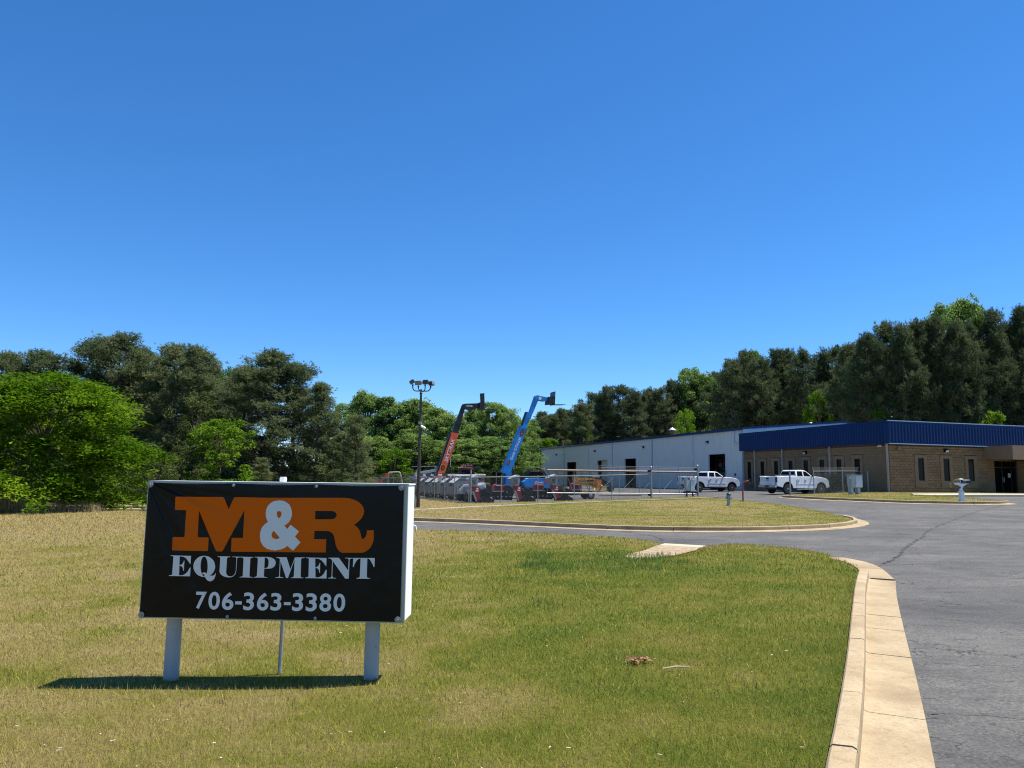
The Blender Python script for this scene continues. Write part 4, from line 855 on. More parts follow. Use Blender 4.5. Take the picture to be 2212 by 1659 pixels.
def fence(name, label, pts, h, arm=None, arm_posts=None, first_r=.045, mesh_from=0, ball=False, lift=.08):
    root = empty(name, (0, 0, 0), 0, label, 'fence'); zf = lambda x, y: terr(x, y) + lift
    for i, p in enumerate(pts):
        p = Vector(p); z = zf(p.x, p.y); big = i in (0, len(pts) - 1)
        d = MB(); r_ = first_r if big else .030; d.tube([(p.x, p.y, z - .3), (p.x, p.y, z + h + (.0 if not (ball and i == 0) else .02))], r_, 10); po = d.build('post', 'fence_pipe', root, smooth=R(40))
        d = MB(); d.lathe([(r_ * 1.15, 0), (r_ * 1.15, .03), (r_ * .8, .06), (.0, .075)], (p.x, p.y, z + h + .0), 10); d.build('cap', 'fence_pipe', po)
        if arm and (arm_posts is None or i in arm_posts):
            d = MB(); d.bar((p.x, p.y, z + h), (p.x + arm[0], p.y + arm[1], z + h + arm[2]), .035, .022); d.build('barb_arm', 'fence_pipe', po)
    q = pts[mesh_from:]
    d = MB()
    d.tube([(p[0], p[1], zf(*p) + h - .02) for p in q], .024, 8); d.build('top_rail', 'fence_pipe', root, smooth=R(40))
    d = MB(); d.tube([(p[0], p[1], zf(*p) + .07) for p in q], .005, 5)
    if arm:
        for k in (.35, .68, .98): d.tube([(p[0] + arm[0] * k, p[1] + arm[1] * k, zf(*p) + h + arm[2] * k + .02) for p in q], .0045, 4)
    d.build('strand_wire', 'fence_wire', root)
    d = MB()
    for a, c in zip(q[:-1], q[1:]): chain_link(d, a, c, zf, h - .1)
    tag(d.build('chain_link', 'fence_wire', root), kind='stuff')
    return root
lp = [tuple(FC0 + LDIR * s) for s in (0, 3.6, 6.2, 9.25, 12.5, 15.6, 18.0, 21.5, 25, 27.9, 31, 34.4, 37.3)]
fence('chain_link_fence', 'chain link fence with slanting barbed wire arms running back along the rental yard', lp, 1.83, arm=(-.30, -.113, .26), arm_posts=range(1, 13))
fp = [tuple(FC0 + FDIR * s) for s in (.001, 2.35, 5.12, 7.97, 11.01, 14.31)]
ff_ = fence('chain_link_fence', 'straight chain link fence between the corner post and the sliding gate', fp, 1.83, first_r=.05)
fence('chain_link_fence', 'short chain link fence meeting the tan block wall near the parked truck', [(18.95, 52.6), (21.5, 55.0), (24.8, 57.9), (27.9, 60.5)], 1.66, arm=(-.10, -.12, .24), arm_posts=(1, 2, 3), first_r=.055, mesh_from=1, ball=True)
# tall corner post
z = terr(*FC0); d = MB(); d.tube([(FC0[0] + .12, FC0[1] - .02, z - .2), (FC0[0] + .12, FC0[1] - .02, z + 2.42)], .05, 10); d.build('corner_post', 'fence_pipe', ff_, smooth=R(40))
d = MB(); zc = terr(-5.4, 59.0); c = FC0 + LDIR * 6.9; d.bar((c[0] - .05, c[1] - .05, terr(*c) + 1.72), (c[0] - .45, c[1] + .9, terr(*c) + 1.72), .012, .3); d.build('notice', 'paper', bpy.data.objects['chain_link_fence'])

# ------------------------------------------------------------------ cantilever sliding gate, standing open along the fence
gate = empty('sliding_gate', (FC0[0], FC0[1], 0), math.atan2(FDIR[1], FDIR[0]), 'long cantilever sliding gate with a rusty top pipe and diagonal braces', 'gate')
gy = .32; T0, B0 = 2.37, .72
d = MB(); d.tube([(5.96, gy, T0), (18.6, gy, T0 + .02)], .062, 12); d.build('top_pipe', 'gate_rust', gate, smooth=R(40))
d = MB(); d.tube([(5.96, gy, B0), (18.6, gy, B0 - .02)], .045, 10); d.build('bottom_pipe', 'fence_pipe', gate, smooth=R(40))
d = MB(); d.tube([(10.05, gy - .1, B0 - .18), (13.6, gy - .1, B0 - .12)], .03, 8); d.build('track_pipe', 'black_metal', gate)
stiles = [5.98, 6.66, 7.35, 8.03, 8.66, 9.35, 10.03, 11.78, 13.5, 15.22, 16.95, 18.55]
for s in stiles: d = MB(); d.tube([(s, gy, B0), (s, gy, T0)], .026, 8); d.build('stile', 'gate_rust' if s < 10 else 'fence_pipe', gate, smooth=R(40))
for a, c in zip(stiles[:6], stiles[1:7]): d = MB(); d.tube([(a + .05, gy, T0 - .05), (c - .02, gy, B0 + .04)], .024, 8); d.build('brace', 'gate_rust', gate, smooth=R(40))
for a, c in zip(stiles[6:11], stiles[7:12]): d = MB(); d.tube([(a + .05, gy, B0 + .05), (c - .05, gy, T0 - .05)], .024, 8); d.build('brace', 'fence_pipe', gate, smooth=R(40))
for s in stiles[6:11]: d = MB(); d.tube([(s - .06, gy, T0), (s - .06, gy, T0 + .42)], .022, 8); d.build('barb_post', 'fence_pipe', gate, smooth=R(40))
d = MB()
for k in (.14, .26, .38): d.tube([(9.97, gy, T0 + k), (18.6, gy, T0 + k)], .0045, 4)
d.build('strand_wire', 'fence_wire', gate)
d = MB(); chain_link(d, (10.03, gy), (18.5, gy), lambda x, y: B0 - .05, T0 - B0 - .05); tag(d.build('chain_link', 'fence_wire', gate), kind='stuff')
for i, s in enumerate((14.31, 18.37)):
    w_ = FC0 + FDIR * s; g0 = terr(*w_)
    gp = empty('gate_post', (w_[0], w_[1], g0), BR, ('thick gate roller post in the middle of the sliding gate', 'thick gate roller post beside the grey operator boxes')[i], 'gate post', 'gate roller posts')
    d = MB(); d.tube([(0, 0, -.3), (0, 0, 2.38)], .075, 12); d.build('pipe', 'fence_pipe', gp, smooth=R(40))
    d = MB(); d.lathe([(.085, 0), (.085, .04), (.05, .09), (.0, .11)], (0, 0, 2.38), 12); d.build('cap', 'galv', gp)
    for zz in (2.12, .33): d = MB(); d.box((-.1, .02, zz), (.16, .14, .16)); d.lathe([(.08, -.05), (.08, .05)], (-.16, .1, zz), 10, Matrix.Rotation(PI / 2, 3, 'X')); d.build('roller_bracket', 'black_metal', gp, bevel=.01)

# ------------------------------------------------------------------ vehicle materials
m_, t, b = new_mat('white_paint', .28, 0, .5); b.inputs['Coat Weight'].default_value = .6; b.inputs['Coat Roughness'].default_value = .06
t.links.new(ramp(t, noise(t, objc(t), 1.2, 4), [(.3, (.66, .67, .68)), (.7, (.74, .75, .76))]), b.inputs['Base Color'])
simple('chrome', (.62, .63, .64), .18, .9, var=.05); simple('tyre', (.018, .018, .019), .85, 0, var=.3, scale=9, dirt=.3)
simple('rim_alloy', (.50, .51, .52), .3, .7, var=.1); simple('plastic_black', (.016, .016, .017), .6, 0, var=.2)
simple('lamp_red', (.30, .012, .012), .2, 0, var=.2); simple('lamp_smoke', (.035, .015, .014), .15, 0, var=.3); simple('lamp_clear', (.55, .57, .58), .12, 0, var=.1)
simple('steel_box', (.55, .57, .58), .3, .7, var=.1)
simple('m_orange', (.70, .10, .02), .42, 0, var=.12, scale=1, dirt=.15); simple('m_blue', (.010, .21, .56), .38, 0, var=.12, scale=1, dirt=.08)
simple('m_yellow', (.55, .26, .02), .45, 0, var=.15, dirt=.25); simple('m_red', (.30, .014, .018), .42, 0, var=.15, scale=2, dirt=.2)
simple('m_grey', (.27, .28, .29), .5, .1, var=.1, scale=2, dirt=.15); simple('m_pale', (.36, .37, .375), .45, .05, var=.08, scale=2, dirt=.15)
simple('m_black', (.014, .014, .016), .5, .1, var=.25, scale=3, dirt=.2); simple('m_steel', (.42, .43, .44), .35, .7, var=.15)
simple('m_white', (.56, .56, .55), .42, 0, var=.06, scale=2, dirt=.15); simple('m_print', (.74, .75, .75), .5, 0, var=.05); simple('m_decal_red', (.50, .05, .04), .5, 0, var=.15)
simple('m_lightblue', (.16, .40, .62), .35, 0, var=.12)
RX90 = Matrix.Rotation(PI / 2, 3, 'X')
def wheel(par, x, y, r, w, rimr=.62, spokes=6, rim='rim_alloy', z=None):
    z = r if z is None else z
    d = MB(); d.lathe([(r * .62, -w / 2), (r * .93, -w / 2), (r, -w * .36), (r, w * .36), (r * .93, w / 2), (r * .62, w / 2)], (x, y, z), 24, RX90); ty = d.build('wheel', 'tyre', par, smooth=R(40))
    s = -1 if y < 0 else 1
    d = MB(); d.lathe([(r * .60, -w * .42), (r * rimr, -w * .47), (r * rimr, w * .47), (r * .60, w * .42), (r * .56, w * .2), (0, w * .2)], (x, y, z), 24, RX90)
    rm = d.build('rim', 'plastic_black' if spokes else rim, ty, smooth=R(40))
    d = MB()
    for k in range(spokes or 5):
        a = 2 * PI * k / (spokes or 5) + .3; c = Vector((x, y + s * w * .40, z)); u = Vector((math.cos(a), 0, math.sin(a))); v = Vector((-math.sin(a), 0, math.cos(a)))
        d.prism([c + u * r * .1 - v * r * .10, c + u * r * .60 - v * r * .13, c + u * r * .60 + v * r * .13, c + u * r * .1 + v * r * .10], (0, s * w * .07, 0))
    d.lathe([(r * .17, -.01), (r * .17, .02), (0, .03)], (x, y + s * w * .44, z), 12, RX90); d.lathe([(r * .57, 0), (r * .62, 0), (r * .62, .012), (r * .57, .012)], (x, y + s * w * .44, z), 24, RX90)
    d.build('spokes', rim, ty)
    return ty
def arc(cx, cz, r, a0, a1, n=10): return [(cx + r * math.cos(R(a0 + (a1 - a0) * k / n)), cz + r * math.sin(R(a0 + (a1 - a0) * k / n))) for k in range(n + 1)]
def pickup(loc, rz, label, style):
    tk = empty('pickup_truck', loc, rz, label, 'pickup truck', 'white pickup trucks parked by the buildings')
    W_ = .985
    def pr(poly, y0, y1): return [(x, y0, z) for x, z in poly], (0, y1 - y0, 0)
    front = [(-.76, .46), (-.76, 1.37), (1.08, 1.37), (1.35, 1.41), (2.0, 1.36), (2.55, 1.25), (2.78, 1.12), (2.86, .92), (2.86, .58), (2.62, .48)] + arc(1.95, .42, .53, 10, 172) + [(1.36, .44)]
    d = MB(); d.prism(*pr(front, -W_, W_)); body = d.build('body', 'white_paint', tk, bevel=.045, bseg=3, smooth=R(50))
    side = [(-2.86, .62), (-2.88, 1.30), (-2.82, 1.39), (-.78, 1.39), (-.78, .46), (-1.10, .46)] + arc(-1.70, .42, .53, 5, 172) + [(-2.35, .52)]
    bed = None
    for y0, y1 in ((-W_, -W_ + .13), (W_ - .13, W_)):
        d = MB(); d.prism(*pr(side, y0, y1)); q = d.build('bed_side', 'white_paint', tk, bevel=.03, bseg=3, smooth=R(50))
    d = MB(); d.bb(-2.80, -.79, -W_ + .132, W_ - .132, .72, .80); d.bb(-.84, -.79, -W_ + .132, W_ - .132, .802, 1.36); d.build('bed_floor', 'plastic_black', tk)
    d = MB(); d.bb(-2.93, -2.86, -.84, .84, .68, 1.36); tg = d.build('tailgate', 'white_paint', tk, bevel=.015)
    d = MB(); d.bb(-2.945, -2.931, -.16, .12, 1.12, 1.25); d.build('tailgate_handle', 'plastic_black', tg)
    d = MB(); d.bb(-2.945, -2.931, -.20, .16, .98, 1.06); d.build('emblem', 'm_steel', tg)
    # cab with tumblehome
    def yy(z): return .935 - (z - 1.36) * .36
    prof = [(-.77, 1.365), (-.70, 1.62), (-.60, 1.84), (-.45, 1.895), (.0, 1.91), (.30, 1.885), (.48, 1.83), (1.02, 1.44), (1.12, 1.365)]
    d = MB(); n = len(prof); vs_ = [(x, -yy(z), z) for x, z in prof] + [(x, yy(z), z) for x, z in prof]
    d.add(vs_, [tuple(range(n))[::-1], tuple(range(n, 2 * n))] + [(i, (i + 1) % n, n + (i + 1) % n, n + i) for i in range(n)]); cab_ = d.build('cab', 'white_paint', tk, bevel=.03, bseg=3, smooth=R(60))
    for s in (-1, 1):
        for poly in ([(.10, 1.42), (.90, 1.42), (.42, 1.79), (.14, 1.80)], [(.0, 1.42), (.03, 1.80), (-.52, 1.80), (-.62, 1.42)]):
            g = MB(); g.prism([(x, s * (yy(z) + .003), z) for x, z in poly], (0, s * .006, 0)); g.build('window', 'dark_glass', cab_)
    g = MB(); g.prism([(.99, -.80, 1.455), (.99, .80, 1.455), (.50, .70, 1.81), (.50, -.70, 1.81)], (.012, 0, .016)); g.build('windshield', 'dark_glass', cab_)
    g = MB(); g.prism([(-.765, -.80, 1.42), (-.765, .80, 1.42), (-.625, .70, 1.80), (-.625, -.70, 1.80)], (-.012, 0, .004)); g.build('rear_window', 'dark_glass', cab_)
    for s in (-1, 1):
        for k, poly in enumerate(([(.06, .52), (.06, 1.35), (1.12, 1.35), (1.30, 1.30), (1.30, .95), (1.18, .52)], [(.04, .52), (.04, 1.35), (-.72, 1.35), (-.72, .80), (-.95, .75), (-1.02, .52)] if False else [(.04, .52), (.04, 1.35), (-.73, 1.35), (-.73, .52)])):
            g = MB(); g.prism([(x, s * (W_ + .001), z) for x, z in poly], (0, s * .012, 0)); dr_ = g.build('door', 'white_paint', tk, bevel=.006, bseg=1)
            hx = -.55 if k else .22; g = MB(); g.bb(hx - .11, hx + .11, s * (W_ + .014), s * (W_ + .05), 1.13, 1.17); g.build('handle', 'chrome', dr_)
        g = MB(); g.bb(-.70, 1.25, s * (W_ + .014), s * (W_ + .026), .78, .83); g.build('moulding', 'white_paint', tk)
        g = MB(); g.box((.92, s * 1.08, 1.46), (.10, .20, .20)); g.bar((.92, s * .92, 1.40), (.92, s * 1.02, 1.44), .06, .05); g.build('mirror', 'plastic_black', tk, bevel=.02)
        g = MB(); g.bb(2.60, 2.868, s * .62, s * .97, .98, 1.14) if False else g.prism([(2.80, s * .60, .98), (2.84, s * .60, 1.08), (2.60, s * .992, 1.16), (2.62, s * .992, 1.02)], (.03, 0, 0)); g.build('headlight', 'lamp_clear', tk)
        g = MB(); g.bb(-2.905, -2.80, s * .845, s * .992, .90, 1.30); g.build('tail_light', 'lamp_smoke' if style == 'b' else 'lamp_red', tk, bevel=.01)
        for ax in (1.95, -1.70):
            g = MB(); o_ = arc(ax, .42, .525, 0, 180, 14); i_ = arc(ax, .42, .50, 180, 0, 14); g.prism([(x, s * (W_ - .30), z) for x, z in o_ + i_], (0, s * .305, 0)); g.build('wheel_arch', 'plastic_black', tk)
            wheel(tk, ax, s * .84, .405, .27, .66, 6)
    g = MB(); g.bb(-3.02, -2.88, -.98, .98, .50, .66); rbp = g.build('rear_bumper', 'chrome', tk, bevel=.03)
    g = MB(); g.bb(-3.03, -3.021, -.22, .22, .53, .64); g.build('licence_plate', 'plastic_black', rbp)
    g = MB(); g.bb(2.82, 2.95, -.95, .95, .48, .68); g.build('front_bumper', 'chrome', tk, bevel=.03)
    g = MB(); g.bb(2.80, 2.885, -.58, .58, .72, 1.10); g.build('grille', 'plastic_black', tk, bevel=.01)
    g = MB(); g.bb(-2.6, 2.6, -.55, .55, .34, .50); g.bb(-1.75, -1.65, -.8, .8, .36, .48); g.bb(1.9, 2.0, -.8, .8, .36, .48); g.build('chassis', 'plastic_black', tk)
    if style == 'b':
        g = MB(); g.bb(-1.30, -.82, -.86, .86, 1.22, 1.50); g.build('toolbox', 'steel_box', tk, bevel=.01)
        for s in (-1, 1): g = MB(); g.bb(-.85, 1.15, s * .98, s * 1.10, .36, .40); g.build('running_board', 'chrome', tk, bevel=.01)
    return tk
T1 = pickup(G(18.2, 71.2, 0), R(21), 'white pickup truck parked before the open warehouse door, closed bed empty', 'a')
T1.scale = (.955, .955, .97)
T2 = pickup(G(22.45, 61.3, 0), R(25), 'white pickup truck with silver toolbox and running boards parked at the block office', 'b')
T2.scale = (.96, .96, .98)

# ------------------------------------------------------------------ telehandlers with raised booms
def side_part(par, name, poly, y0, y1, mat, bevel=.0):
    d = MB(); d.prism([(x, y0, z) for x, z in poly], (0, y1 - y0, 0)); return d.build(name, mat, par, bevel=bevel)
def seg(a, b_, w):
    """rectangle along a-b in the side view"""
    a, b_ = Vector(a), Vector(b_); t_ = (b_ - a).normalized(); n_ = Vector((-t_.y, t_.x)) * w / 2
    return [tuple(a + n_), tuple(b_ + n_), tuple(b_ - n_), tuple(a - n_)]
def tele_base(root, paint, x0, x1):
    for s in (-1, 1):
        for ax in (x0 + .75, x1 - .75): wheel(root, ax, s * 1.0, .62, .40, .56, 0, paint if paint == 'm_orange' else 'm_grey')
    side_part(root, 'chassis', [(x0, .62), (x0 + .1, 1.05), (x1 - .2, 1.05), (x1, .75), (x1 - .1, .5), (x0 + .1, .5)], -.62, .62, 'm_black', .03)
def forks(root, hx, hz, fx, gx0, gz, tilt=0):
    for y in (-.35, .35):
        d = MB(); d.bar((hx, y, gz + .55), (hx, y, gz), .1, .05, (1, 0, 0)); d.bar((hx - .02, y, gz), (fx, y, gz + .04), .1, .04); d.build('fork', 'm_black', root)
# orange one
oz = terr(-6.87, 72); TO = empty('telehandler', (-6.87, 72, 0), BR, 'orange telehandler with its boom raised, black inner boom and forks', 'telehandler')
side_part(TO, 'outer_boom', [(-.12, 1.75), (.14, 2.5), (1.21, 5.86), (1.24, 5.98), (1.95, 5.90), (1.91, 5.78), (.80, 2.55), (.55, 1.7)], -.27, .27, 'm_orange', .015)
ob = bpy.data.objects[TO.children[-1].name] if False else TO.children[0]
side_part(TO, 'boom_guard', [(-.02, 1.75), (.13, 2.5), (1.18, 5.86), (1.08, 5.86), (.02, 2.5), (-.12, 1.85)], -.22, .22, 'm_black')
side_part(TO, 'inner_boom', [(1.33, 5.86), (1.62, 6.9), (2.13, 6.75), (1.84, 5.77)], -.21, .21, 'm_black', .01)
side_part(TO, 'boom_collar', [(1.56, 6.82), (1.62, 7.06), (2.26, 6.90), (2.18, 6.68)], -.24, .24, 'm_black', .02)
side_part(TO, 'tip_boom', [(1.70, 7.0), (2.25, 8.62), (2.53, 8.32), (2.14, 6.88)], -.17, .17, 'm_black', .01)
hd_ = side_part(TO, 'gooseneck', [(2.24, 8.55), (2.32, 8.70), (2.52, 8.75), (3.85, 8.84), (3.85, 8.42), (3.10, 8.12), (2.92, 8.14), (2.50, 8.25)], -.2, .2, 'm_black', .015)
link('number', fit_mesh(text_mesh('number', '6034', 'm_print', .02), 2.62, 3.22, 8.48, 8.62), hd_, (0, -.204, 0))
cr = side_part(TO, 'carriage', [(3.85, 8.24), (3.85, 8.9), (4.28, 8.9), (4.36, 8.2)], -.5, .5, 'm_black', .02)
side_part(TO, 'load_guard', [(3.92, 8.9), (3.86, 9.74), (4.30, 9.80), (4.34, 8.9)], -.5, -.46, 'm_black'); side_part(TO, 'load_guard', [(4.24, 8.9), (4.24, 9.78), (4.30, 9.80), (4.34, 8.9)], -.46, .5, 'm_black')
forks(TO, 4.36, 8.3, 5.43, 4.36, 8.27)
u = Vector((1.42 - .70, 5.38 - 3.26)); ang = math.atan2(u.y, u.x)
def boom_text(root, body, a, b_, h, ymat, yoff, mat, bold=.02, shear=.0):
    a, b_ = Vector(a), Vector(b_); L = (b_ - a).length; an = math.atan2((b_ - a).y, (b_ - a).x)
    me = fit_mesh(text_mesh('lettering', body, mat, bold, shear), 0, L, -h / 2, h / 2)
    return link('lettering', me, root, (a.x, yoff, a.y), (0, -an, 0))
boom_text(ob, 'SKYTRAK', (.72, 3.20), (1.42, 5.40), .34, None, -.276, 'm_print', .015, .2)
def oval(root, c, rx, rz, an, yoff, mat, name='decal', hole=0):
    lo = [[(rx * math.cos(q), rz * math.sin(q)) for q in np.linspace(0, 2 * PI, 24, endpoint=False)]]
    if hole: lo.append([(rx * hole * math.cos(q), rz * hole * math.sin(q)) for q in np.linspace(0, 2 * PI, 24, endpoint=False)])
    return link(name, outline_mesh(name, lo, mat), root, (c[0], yoff, c[1]), (0, -an, 0))
oval(ob, (.48, 2.66), .36, .27, ang, -.276, 'm_yellow', hole=.82); oval(ob, (.48, 2.66), .26, .18, ang, -.278, 'm_black'); oval(ob, (.48, 2.66), .16, .08, ang, -.28, 'm_decal_red')
d = MB(); d.tube([(1.24, 0, 4.05), (1.26, 0, 2.6)], .05, 8); d.build('lift_cylinder', 'm_steel', TO); d = MB(); d.tube([(1.26, 0, 2.75), (1.28, 0, 1.4)], .10, 10); d.build('lift_cylinder', 'm_black', TO)
tele_base(TO, 'm_orange', -.9, 5.2)
for y in (-.42, .30): side_part(TO, 'boom_tower', [(-.35, .9), (-.25, 2.0), (.10, 2.25), (.62, 2.0), (.95, .9)], y, y + .12, 'm_orange', .01)
side_part(TO, 'frame', [(.9, 1.0), (.9, 1.30), (5.0, 1.22), (5.1, .95)], -.5, .5, 'm_orange', .02)
side_part(TO, 'engine_hood', [(1.2, 1.3), (1.25, 1.75), (2.9, 1.7), (3.0, 1.3)], .35, 1.1, 'm_orange', .05)
cabT = side_part(TO, 'cab', [(1.9, 1.1), (1.85, 2.55), (2.1, 2.68), (3.2, 2.62), (3.45, 1.9), (3.5, 1.1)], -1.08, -.40, 'm_black', .04)
side_part(cabT, 'window', [(2.05, 1.7), (2.05, 2.5), (3.05, 2.48), (3.25, 1.75)], -1.095, -1.085, 'dark_glass')
side_part(cabT, 'roof', [(1.95, 2.66), (2.1, 2.78), (3.1, 2.74), (3.25, 2.6)], -1.06, -.42, 'm_orange', .02)
for x in (1.7, 2.0, 2.6, 2.9, 3.3): d = MB(); d.box((x, -1.0, 1.55 + .12 * (x % .7)), (.10, .05, .16)); d.build('work_light', 'm_print', TO)
# blue one
TB = empty('telehandler', (-.42, 65, 0), BR, 'blue telehandler with its boom raised high and forks level', 'telehandler')
bo = side_part(TB, 'outer_boom', [(-.42, 2.30), (-.30, 2.60), (1.16, 6.14), (1.74, 6.05), (.92, 3.7), (.62, 2.9), (.30, 2.22), (.05, 2.05)], -.27, .27, 'm_blue', .015)
side_part(TB, 'boom_collar', [(1.10, 6.0), (1.16, 6.2), (1.78, 6.10), (1.70, 5.9)], -.30, .30, 'm_blue', .02)
side_part(TB, 'inner_boom', [(1.33, 6.11), (1.75, 7.39), (2.19, 7.17), (1.69, 6.02)], -.21, .21, 'm_blue', .01)
side_part(TB, 'boom_collar', [(1.62, 6.95), (1.75, 7.42), (2.24, 7.28), (2.08, 6.78)], -.24, .24, 'm_blue', .02)
side_part(TB, 'hose_track', [(1.25, 6.1), (1.66, 7.4), (1.74, 7.4), (1.33, 6.1)], -.15, .15, 'm_black')
side_part(TB, 'tip_boom', [(1.95, 7.3), (2.44, 8.70), (2.80, 8.48), (2.28, 7.24)], -.16, .16, 'm_blue', .01)
gn = side_part(TB, 'gooseneck', [(2.42, 8.62), (2.47, 8.80), (2.68, 8.87), (3.72, 8.70), (3.62, 8.44), (3.3, 8.36), (2.78, 8.42)], -.2, .2, 'm_blue', .02)
side_part(gn, 'decal', [(2.80, 8.50), (2.84, 8.76), (3.06, 8.73), (3.02, 8.47)], -.206, -.201, 'm_print')
side_part(TB, 'carriage', [(3.58, 8.09), (3.62, 8.75), (4.0, 8.8), (4.1, 8.15)], -.45, .45, 'm_black', .02)
for y in np.linspace(-.55, .55, 7): d = MB(); d.bar((4.13, y, 8.1), (4.17, y, 9.2), .04, .05, (1, 0, 0)); d.build('load_guard_bar', 'm_black', TB)
d = MB(); d.bar((4.17, -.58, 9.2), (4.17, .58, 9.2), .05, .05); d.bar((4.14, -.58, 8.72), (4.14, .58, 8.72), .05, .08); d.bar((4.13, -.58, 8.12), (4.13, .58, 8.12), .06, .08); d.build('load_guard_rail', 'm_black', TB)
forks(TB, 4.17, 8.2, 5.2, 4.1, 8.12)
boom_text(bo, 'Genie GTH-636', (.34, 3.30), (1.15, 5.20), .22, None, -.276, 'm_print', .025, .1)
ang = math.atan2(1.9, .81); oval(bo, (1.31, 5.6), .30, .16, ang, -.276, 'm_black'); oval(bo, (1.31, 5.6), .25, .11, ang, -.278, 'm_decal_red'); oval(bo, (.12, 3.03), .22, .13, ang, -.276, 'm_black'); oval(bo, (.12, 3.03), .18, .09, ang, -.278, 'm_decal_red')
d = MB(); d.tube([(.72, 0, 3.7), (.67, 0, 2.3)], .04, 8); d.build('lift_cylinder', 'm_steel', TB); d = MB(); d.tube([(.67, 0, 2.5), (.64, 0, 1.3)], .09, 10); d.build('lift_cylinder', 'm_black', TB)
for y in (-.42, .30): side_part(TB, 'boom_tower', [(-.15, .85), (-.10, 2.1), (.12, 2.35), (.36, 2.1), (.55, .85)], y, y + .12, 'm_blue', .01)
tele_base(TB, 'm_blue', -1.0, 5.0)
bh = side_part(TB, 'engine_hood', [(1.35, 1.0), (1.15, 1.45), (1.6, 1.72), (2.6, 1.76), (3.9, 1.62), (4.3, 1.45), (4.35, .95)], -1.12, -.35, 'm_blue', .05)
side_part(bh, 'hood_top', [(1.5, 1.70), (1.65, 1.79), (2.6, 1.83), (3.95, 1.68), (3.9, 1.63), (2.6, 1.77)], -1.10, -.38, 'm_lightblue')
link('lettering', fit_mesh(text_mesh('lettering', 'Genie', 'm_print', .03, .1), 2.2, 2.95, 1.30, 1.56), bh, (0, -1.124, 0))
side_part(bh, 'decal', [(3.05, 1.45), (3.05, 1.66), (3.5, 1.62), (3.5, 1.42)], -1.126, -1.121, 'm_decal_red')
side_part(TB, 'cab', [(.75, 1.0), (.8, 2.0), (1.3, 2.05), (2.1, 2.0), (2.3, 1.0)], .35, 1.05, 'm_black', .05)

